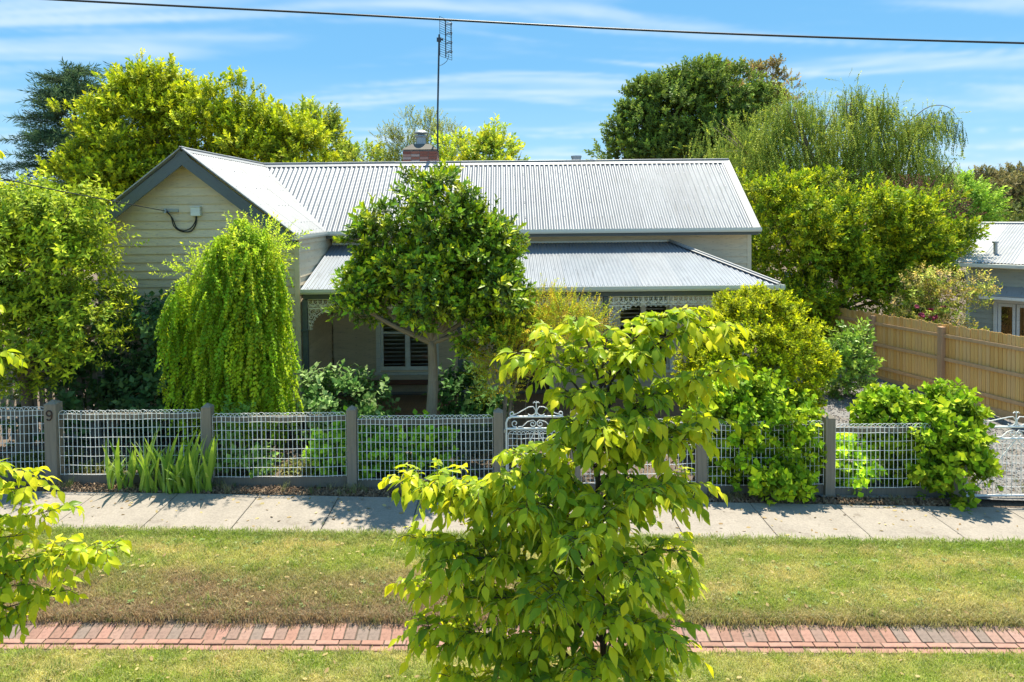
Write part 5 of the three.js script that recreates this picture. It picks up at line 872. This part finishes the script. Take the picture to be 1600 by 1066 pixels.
// low weeds, groundcover patches and dry grass at the fence foot
{
  const r = mulberry(33), a = [], b = [], g1 = bladeTuft(9, 12, 0.11, 0.05, 0.004), lo = sprig(300, { n: 8, len: 0.09, L: 0.05, W: 0.035, div: 1.2 });
  for (const [cx, cd, sx, sd, n] of [[-7.9, 11.9, 0.6, 0.5, 160], [-3.35, 11.7, 0.55, 0.35, 90], [-6.7, 11.5, 0.5, 0.2, 60], [0.5, 12.3, 0.6, 1.2, 60], [-5.6, 11.9, 1.2, 0.4, 60]]) for (let i = 0; i < n; i++) { const x = cx + (r() + r() - 1) * sx, d = cd + (r() + r() - 1) * sd; a.push({ p: V(x, gy(x, d), -d), q: quatTo(V((r() - 0.5) * 0.8, 1, (r() - 0.5) * 0.8).normalize(), r() * 6.28), s: 0.7 + r(), c: pick([[0.14, 0.2, 0.03], [0.25, 0.28, 0.06], [0.3, 0.27, 0.1]], r) }); }
  for (let i = 0; i < 420; i++) { const x = lerp(-8, 7.4, r()), d = 10.76 + 0.3 * r(); if (noise2(x * 1.3, 4) < 0.0) continue; b.push({ p: V(x, gy(x, d), -d), q: quatTo(Y, r() * 6.28), s: 0.4 + 0.7 * r(), c: pick([[0.3, 0.27, 0.1], [0.12, 0.17, 0.03], [0.36, 0.3, 0.14]], r) }); }
  for (let i = 0; i < 200; i++) { const x = lerp(6.8, 8.6, r()), d = lerp(11.2, 13.5, r()); if (noise2(x * 1.8, d * 1.8) < 0.15) continue; b.push({ p: V(x, gy(x, d), -d), q: quatTo(Y, r() * 6.28), s: 0.6 + r(), c: pick([[0.2, 0.24, 0.05], [0.36, 0.3, 0.14]], r) }); }
  tag(scatter('groundcover', lo, leaf.soft, a), 'low weeds and groundcover on the garden soil behind the wire fence', 'groundcover');
  tag(scatter('dry_grass', g1, bladeMat, b), 'dry grass tufts at the foot of the wire fence and in the drive', 'grass');
}

// ---- beyond the house and the drive
broadleaf('side_tree', 'broad yellow green tree filling the space between the house and the neighbour', 'tree', { base: [9.6, 0.02, -20.8], fork: [9.6, 1.3, -20.6], trunk: 0.14, seed: 21, n: 10500, geos: G.hedge, mat: leaf.soft, twigs: 3,
  lobes: [[8.5, 3.85, -20.2, 1.6, 1.4, 1.4], [10.4, 3.75, -20.3, 1.6, 1.5, 1.4], [11.8, 3.6, -20.6, 1.4, 1.3, 1.3], [8.1, 2.3, -20.0, 1.15, 1.3, 1.0], [9.9, 2.2, -20.1, 1.45, 1.3, 1.0], [11.6, 2.1, -20.5, 1.1, 1.1, 1.0], [7.5, 4.75, -20.3, 0.75, 0.75, 0.8], [12.7, 3.0, -20.2, 0.6, 0.6, 0.6], [7.5, 1.2, -20.1, 0.9, 1.2, 0.8], [9.2, 0.9, -20.3, 1.2, 1.0, 0.8]],
  pal: [[0.125, 0.163, 0.008], [0.070, 0.117, 0.008], [0.197, 0.214, 0.010], [0.044, 0.085, 0.008]], opt: { clump: [18, 0.36], freq: 0.8, gap: -0.2, rough: 0.34, size: [0.75, 1.3], shell: 0.45, floor: 0 } });
{
  const t = shrub('flowering_shrub', 'open shrub with magenta flowers leaning over the paling fence', [[10.75, 1.75, -18.1, 0.75, 0.75, 0.6], [11.6, 2.0, -18.2, 0.7, 0.62, 0.6], [11.05, 2.45, -18.1, 0.68, 0.36, 0.5], [12.1, 2.35, -17.9, 0.35, 0.3, 0.35], [11.5, 1.2, -18.0, 0.9, 0.6, 0.5]], 900, G.cherry, leaf.soft, [[0.16, 0.2, 0.045], [0.10, 0.15, 0.03], [0.24, 0.24, 0.07], [0.26, 0.2, 0.12]], 22, { gap: -0.1, shell: 0.3, size: [0.5, 0.95] });
  const petal = std([0.22, 0.008, 0.045], 0.7), fl = []; for (let k = 0; k < 6; k++) { const g = new THREE.SphereGeometry(0.05, 6, 4); g.scale(1, 0.5, 0.75); g.translate(0.045, 0, 0); g.rotateZ(0.4); g.rotateY(k * 1.05); fl.push(g); }
  const flower = merge(fl), r = mulberry(19);
  for (let i = 0; i < 18; i++) { const m = part('flower', flower, petal, t, [-0.45 + 0.85 * r() + (i > 20 ? 0.6 : 0), 1.55 + (r() + r() - 0.9) * 0.45, 0.45 + 0.2 * r()]); m.rotation.set(r() * 2, r() * 6, r()); m.scale.setScalar(0.45 + 0.55 * r()); }
}
broadleaf('golden_tree', 'tall yellow green tree rising behind the front gable', 'tree', { base: [-11.2, 0.02, -24.4], fork: [-11.0, 2.6, -24.3], trunk: 0.2, seed: 23, n: 11000, geos: G.gold, mat: leaf.soft, twigs: 4,
  lobes: [[-12.7, 7.2, -24, 1.7, 1.6, 1.5], [-11.6, 8.2, -24, 1.25, 1.15, 1.2], [-9.9, 7.1, -24, 1.6, 1.5, 1.5], [-8.4, 6.9, -24, 1.4, 1.4, 1.4], [-7.1, 6.5, -24, 0.95, 1.0, 1.1], [-13.7, 6.1, -24, 1.1, 1.3, 1.2], [-12.1, 5.3, -23.8, 2.1, 1.2, 1.5], [-14.2, 4.4, -24, 1.3, 1.2, 1.2], [-9.5, 5.6, -24, 1.8, 1.2, 1.4]],
  pal: [[0.154, 0.195, 0.008], [0.102, 0.144, 0.008], [0.212, 0.238, 0.011], [0.065, 0.105, 0.008]], opt: { clump: [17, 0.42], freq: 0.7, gap: -0.2, rough: 0.42, size: [0.8, 1.35], shell: 0.4, up: 1.0 } });
{
  // upright water shoots standing out of the golden tree's crown
  const t = scene.children.find((o) => o.name === 'golden_tree'), r = mulberry(29), spots = [];
  for (const [x, y, h] of [[-12.2, 8.9, 1.0], [-11.9, 9.0, 0.5], [-8.85, 7.9, 1.2], [-8.5, 7.9, 0.6], [-9.5, 8.2, 0.6], [-10.2, 8.3, 0.5], [-8.1, 8.0, 0.5], [-7.7, 7.8, 0.3], [-10.9, 8.9, 0.4], [-9.9, 8.1, 0.7], [-12.7, 8.6, 0.5], [-13.3, 8.1, 0.5], [-11.2, 9.0, 0.7], [-9.1, 8.0, 0.8], [-7.3, 7.3, 0.5], [-6.9, 7.0, 0.4], [-10.5, 8.5, 0.6]]) {
    part('branch', sweep(curve([[x + 11.2, y - 0.9, 0.4], [x + 11.2 + 0.05, y, 0.4], [x + 11.25, y + h, 0.4]], 6), (u) => 0.02 * (1 - 0.7 * u), 5), M.bark, t);
    for (let k = 0; k < 9 + h * 10; k++) spots.push({ p: V(x + (r() - 0.5) * 0.22, y - 0.5 + (h + 0.45) * r(), -24 + (r() - 0.5) * 0.22), dir: V((r() - 0.5) * 0.9, 1, (r() - 0.5) * 0.9).normalize(), s: 0.6 + 0.35 * r() });
  }
  foliage(t, G.gold, leaf.soft, spots, [[0.24, 0.26, 0.03], [0.17, 0.2, 0.03]], r);
}
const midPal = [[0.10, 0.145, 0.03], [0.15, 0.185, 0.03], [0.07, 0.115, 0.025], [0.19, 0.21, 0.035]];
broadleaf('garden_tree', 'green tree just right of the golden tree behind the roof', 'tree', { base: [-6.8, 0.02, -28], fork: [-6.8, 3, -28], trunk: 0.16, seed: 31, n: 1900, geos: G.gold, mat: leaf.soft, lobes: [[-7.2, 7.1, -28, 1.3, 1.2, 1.2], [-5.7, 6.4, -28, 1.2, 0.8, 1.1], [-7.7, 7.6, -28, 0.8, 0.9, 0.8], [-6.2, 5.6, -28, 1.8, 1.2, 1.3]], pal: midPal, opt: { clump: [14, 0.36], rough: 0.4, gap: -0.25, shell: 0.3 }, group: 'trees behind the roof' });
broadleaf('garden_tree', 'loose olive green tree behind the chimney and antenna', 'tree', { base: [-2.8, 0.02, -27], fork: [-2.8, 3, -27], trunk: 0.15, seed: 32, n: 1700, geos: G.small, mat: leaf.soft, lobes: [[-3.6, 6.8, -27, 1.1, 1.1, 1.0], [-2.1, 6.8, -27, 1.1, 0.95, 1.0], [-2.8, 7.5, -27, 0.5, 0.5, 0.5], [-2.8, 5.6, -27, 1.9, 0.9, 1.2]], pal: [[0.13, 0.155, 0.05], [0.17, 0.185, 0.06], [0.09, 0.12, 0.035]], opt: { clump: [14, 0.34], rough: 0.45, gap: -0.15, shell: 0.25, size: [0.9, 1.4], up: 1.0 }, group: 'trees behind the roof' });
broadleaf('garden_tree', 'low bright green tree right of the antenna behind the ridge', 'tree', { base: [-0.7, 0.02, -25], fork: [-0.7, 3, -25], trunk: 0.13, seed: 33, n: 1400, geos: G.gold, mat: leaf.soft, lobes: [[-1.3, 6.15, -25, 1.3, 0.75, 1.0], [-0.4, 6.45, -25, 0.75, 0.62, 0.8], [-1.0, 5.3, -25, 1.6, 0.8, 1.1], [0.55, 6.15, -25, 0.2, 0.5, 0.25]], pal: [[0.17, 0.22, 0.028], [0.10, 0.16, 0.025], [0.23, 0.25, 0.03]], opt: { clump: [14, 0.32], rough: 0.4, gap: -0.25, shell: 0.3, up: 0.8 }, group: 'trees behind the roof' });
broadleaf('dome_tree', 'large dark green domed tree on the right behind the roof', 'tree', { base: [10, 0, -41], fork: [10.2, 4, -41], trunk: 0.4, bark: M.darkbark, seed: 34, n: 8500, geos: G.far, mat: leaf.soft, twigs: 3,
  lobes: [[9.5, 9.5, -40, 2.2, 1.9, 2], [11.8, 11.2, -40, 2.0, 1.2, 1.8], [8.0, 8.9, -40, 1.7, 1.3, 1.6], [13.2, 10.1, -40, 1.7, 1.6, 1.6], [6.5, 7.6, -40, 1.1, 0.55, 1], [8.2, 10.5, -40, 1.3, 1.0, 1.2], [10.2, 10.9, -40, 1.4, 1.0, 1.4], [10.8, 8.2, -39, 2.2, 1.2, 1.6], [9.2, 7.2, -39, 2.0, 1.0, 1.6], [12.9, 8.0, -40, 2, 1.6, 1.6]],
  pal: [[0.07, 0.105, 0.022], [0.048, 0.08, 0.02], [0.105, 0.145, 0.026]], opt: { clump: [20, 0.6], freq: 0.6, gap: -0.1, rough: 0.25, shell: 0.55, size: [0.8, 1.2], up: 0.6 } });
broadleaf('gum_tree', 'brownish gum tree top showing above the dark domed tree', 'tree', { base: [18.6, 0, -52], fork: [18.5, 8, -52], trunk: 0.35, seed: 35, n: 1700, geos: G.far, mat: leaf.soft, lobes: [[16.6, 14.0, -52, 1.5, 1.0, 1.3], [19.2, 13.4, -52, 1.8, 1.5, 1.5], [20.9, 12.3, -52, 1.2, 1.1, 1.1], [18.3, 12.4, -52, 2.0, 1.2, 1.5]], pal: [[0.15, 0.13, 0.05], [0.10, 0.11, 0.045], [0.20, 0.14, 0.07]], opt: { clump: [16, 0.55], freq: 0.9, gap: -0.15, rough: 0.3, size: [0.7, 1.1] } });
{
  // weeping birch: hanging leaf strands from many arching limbs
  const base = [13.2, 0, -27.5], t = thing('birch_tree', 'wide weeping birch with hanging olive foliage right of the roof', 'tree', base), r = mulberry(36);
  const lobes = [[9.3, 6.6, -27, 1.9, 1.4, 1.5], [11.5, 7.0, -27, 2.0, 1.5, 1.6], [13.6, 7.0, -27, 2.0, 1.3, 1.6], [15.4, 6.5, -27, 1.3, 1.4, 1.4], [11.2, 8.1, -27, 1.2, 0.7, 1.1], [16.0, 7.7, -27, 1.0, 0.5, 0.8], [13.4, 8.5, -27, 0.7, 0.7, 0.7], [14.6, 8.2, -27, 0.7, 0.7, 0.7], [10.2, 5.2, -26.8, 2.2, 1.1, 1.4], [13, 5.4, -26.8, 2.4, 1.2, 1.5], [15.9, 5.0, -27, 1.0, 0.9, 1.0], [16.9, 5.7, -27, 0.5, 0.8, 0.6]];
  limbs(t, base, [13.0, 3.0, -27.4], lobes, 0.24, M.palebark, r, 4);
  const st = [0, 1, 2].map((k) => strand(260 + k, 0.75, 26, 0.062, 0.042, 0.12)), pal = [[0.15, 0.20, 0.03], [0.20, 0.245, 0.035], [0.10, 0.145, 0.025], [0.25, 0.28, 0.04]];
  const spots = crownSpots(lobes, 6200, r, { shell: 0.4, gap: -0.2, freq: 0.8, rough: 0.4 }).map((e) => ({ p: e.p, q: new THREE.Quaternion().setFromEuler(new THREE.Euler((r() - 0.5) * 0.7, r() * 6.283, (r() - 0.5) * 0.7)), s: 0.75 + 0.6 * r(), c: tint(pick(pal, r), 0.85 + 0.3 * r()) }));
  foliage(t, st, leaf.soft, spots, pal, r);
  foliage(t, G.small, leaf.soft, crownSpots(lobes.slice(0, 8), 520, r, { shell: 0.85, up: -0.1, rough: 0.5, size: [0.8, 1.3] }), pal, r);
  const arm = [[14.6, 6.9, -27], [15.6, 7.7, -27], [16.4, 8.25, -27], [17.1, 8.2, -27], [17.5, 7.7, -27]], rel = arm.map(([a, b, c]) => V(a - base[0], b, c - base[2]));
  part('branch', sweep(curve(rel, 14), (u) => 0.03 * (1 - 0.85 * u), 6), M.bark, t);
  const edge = []; for (let i = 0; i < 90; i++) { const u = 0.35 + 0.65 * r(), p = new THREE.CatmullRomCurve3(arm.map((a) => V(...a))).getPoint(u); edge.push({ p: p.add(V((r() - 0.5) * 0.5, -0.1 - 1.0 * r() * r(), (r() - 0.5) * 0.4)), q: new THREE.Quaternion().setFromEuler(new THREE.Euler((r() - 0.5) * 0.5, r() * 6, (r() - 0.5) * 0.5)), s: 0.8 + 0.4 * r(), c: pick([[0.07, 0.11, 0.04], [0.10, 0.14, 0.04]], r) }); }
  foliage(t, st, leaf.soft, edge, pal, r);
}
shrub('plum_tree', 'dark purple leaved plum between the birch and the neighbour roof', [[13.4, 4.2, -23.4, 1.1, 1.0, 0.9], [14.6, 4.05, -23.4, 1.0, 0.8, 0.8], [14.0, 2.4, -23.4, 1.2, 1.4, 0.9]], 900, G.small, leaf.soft, [[0.04, 0.018, 0.024], [0.06, 0.026, 0.03], [0.035, 0.022, 0.022]], 24, { size: [0.9, 1.4] });
broadleaf('distant_tree', 'fresh green tree beyond the neighbour roof at the right', 'tree', { base: [29.6, 0, -46], fork: [29.6, 2.2, -46], trunk: 0.25, seed: 37, n: 1700, geos: G.far, mat: leaf.soft, lobes: [[28.8, 4.6, -46, 1.8, 1.6, 1.5], [30.8, 4.3, -46, 1.7, 1.5, 1.5], [29.8, 5.2, -46, 1.2, 1.1, 1.2], [29.8, 3, -46, 2.6, 1.4, 1.5], [27.4, 4.0, -46, 1.2, 1.3, 1.2]], pal: [[0.14, 0.22, 0.03], [0.19, 0.27, 0.04], [0.10, 0.17, 0.03]], opt: { rough: 0.3 } });
// cedar-like conifers at the far left: tiers of drooping boughs
function conifer(label, x, z, h, w, seed, n) {
  const r = mulberry(seed), t = thing('conifer', label, 'tree', [x, 0, z], 'dark conifers at the left'), spots = [];
  part('trunk', sweep([V(0, 0, 0), V(0.1, h * 0.5, 0), V(0, h * 0.98, 0)], (u) => 0.35 * (1 - 0.93 * u), 8), M.darkbark, t);
  for (let i = 0; i < n; i++) {
    const u = Math.pow(r(), 0.85), y = h * (0.12 + 0.86 * u), reach = w * Math.pow(1 - u, 0.72) * (0.72 + 0.28 * r()) + 0.25, a = r() * 6.283, dx = Math.cos(a), dz = Math.sin(a);
    if (i % 3 === 0) part('branch', sweep(curve([[0, y - 0.2, 0], [dx * reach * 0.5, y + 0.12 * reach, dz * reach * 0.5], [dx * reach, y - 0.05 * reach, dz * reach]], 5), (q) => 0.05 * (1 - 0.8 * q), 4), M.darkbark, t);
    const m = 5 + Math.round(reach * 3.2);
    for (let k = 0; k < m; k++) { const q = 0.25 + 0.75 * (k + r()) / m, yy = y + reach * (0.2 * Math.sin(q * 2.6) - 0.16 * q); spots.push({ p: V(x + dx * reach * q + (r() - 0.5) * 0.5, yy, z + dz * reach * q + (r() - 0.5) * 0.5), dir: V(dx + (r() - 0.5) * 1.2, 0.05 + (r() - 0.5) * 0.5, dz + (r() - 0.5) * 1.2).normalize(), s: 0.75 + 0.6 * r() }); }
  }
  foliage(t, G.needle, leaf.dull, spots, [[0.04, 0.072, 0.03], [0.06, 0.10, 0.038], [0.03, 0.056, 0.024]], r);
}
conifer('large dark conifer at the far left edge behind the trees', -25.4, -42, 13.4, 5.2, 91, 210);
conifer('second dark conifer peeping over the golden tree', -24.2, -46.5, 14.4, 3.6, 92, 100);
// gum trees on the far rise at the right
[[60, 88, 8.6, 'leftmost gum on the distant rise above the neighbour roof'], [66, 90, 9.2, 'tallest brown gum on the distant rise at the right edge'], [58, 80, 7.0, 'lower gum in front of the distant rise at the right edge']].forEach(([x, d, h, label], i) =>
  broadleaf('hill_gum', label, 'tree', { base: [x, 0, -d], fork: [x, h * 0.45, -d], trunk: 0.4, seed: 50 + i, n: 1100, geos: G.far, mat: leaf.dull, twigs: 1, lobes: [[x - 2, h * 0.7, -d, 2.4, 1.6, 2], [x + 2, h * 0.75, -d, 2.6, 1.7, 2], [x, h * 0.88, -d, 2.2, 1.3, 2], [x, h * 0.45, -d, 3.6, 2.2, 2.4]], pal: [[0.075, 0.07, 0.035], [0.10, 0.085, 0.04], [0.06, 0.065, 0.03]], opt: { size: [1.2, 2], rough: 0.35 }, group: 'gums on the distant rise' }));
// the wood that closes the view low down behind the gardens
{
  const r = mulberry(97), spots = [];
  for (let i = 0; i < 5200; i++) { const a = lerp(-0.78, 0.86, r()), d = lerp(60, 78, r()), x = Math.tan(a) * d; const hh = (2.6 + 1.8 * noise2(x * 0.13, 3) + 0.8 * noise2(x * 0.5, 8)) * (x > -6 ? 1 : 0.8); spots.push({ p: V(x, Math.max(0.2, hh * Math.sqrt(r())), -d), q: quatTo(V((r() - 0.5) * 1.5, 1, (r() - 0.5) * 1.5).normalize(), r() * 6.28), s: 2 + 1.6 * r(), c: pick([[0.07, 0.10, 0.03], [0.10, 0.13, 0.04], [0.13, 0.15, 0.045]], r) }); }
  tag(scatter('woodland', G.far[0], leaf.dull, spots), 'low band of distant woodland behind the gardens', 'woodland');
}
scene.traverse((o) => { if (o.isMesh) { o.castShadow = true; o.receiveShadow = true; } });
renderer.render(scene, camera);
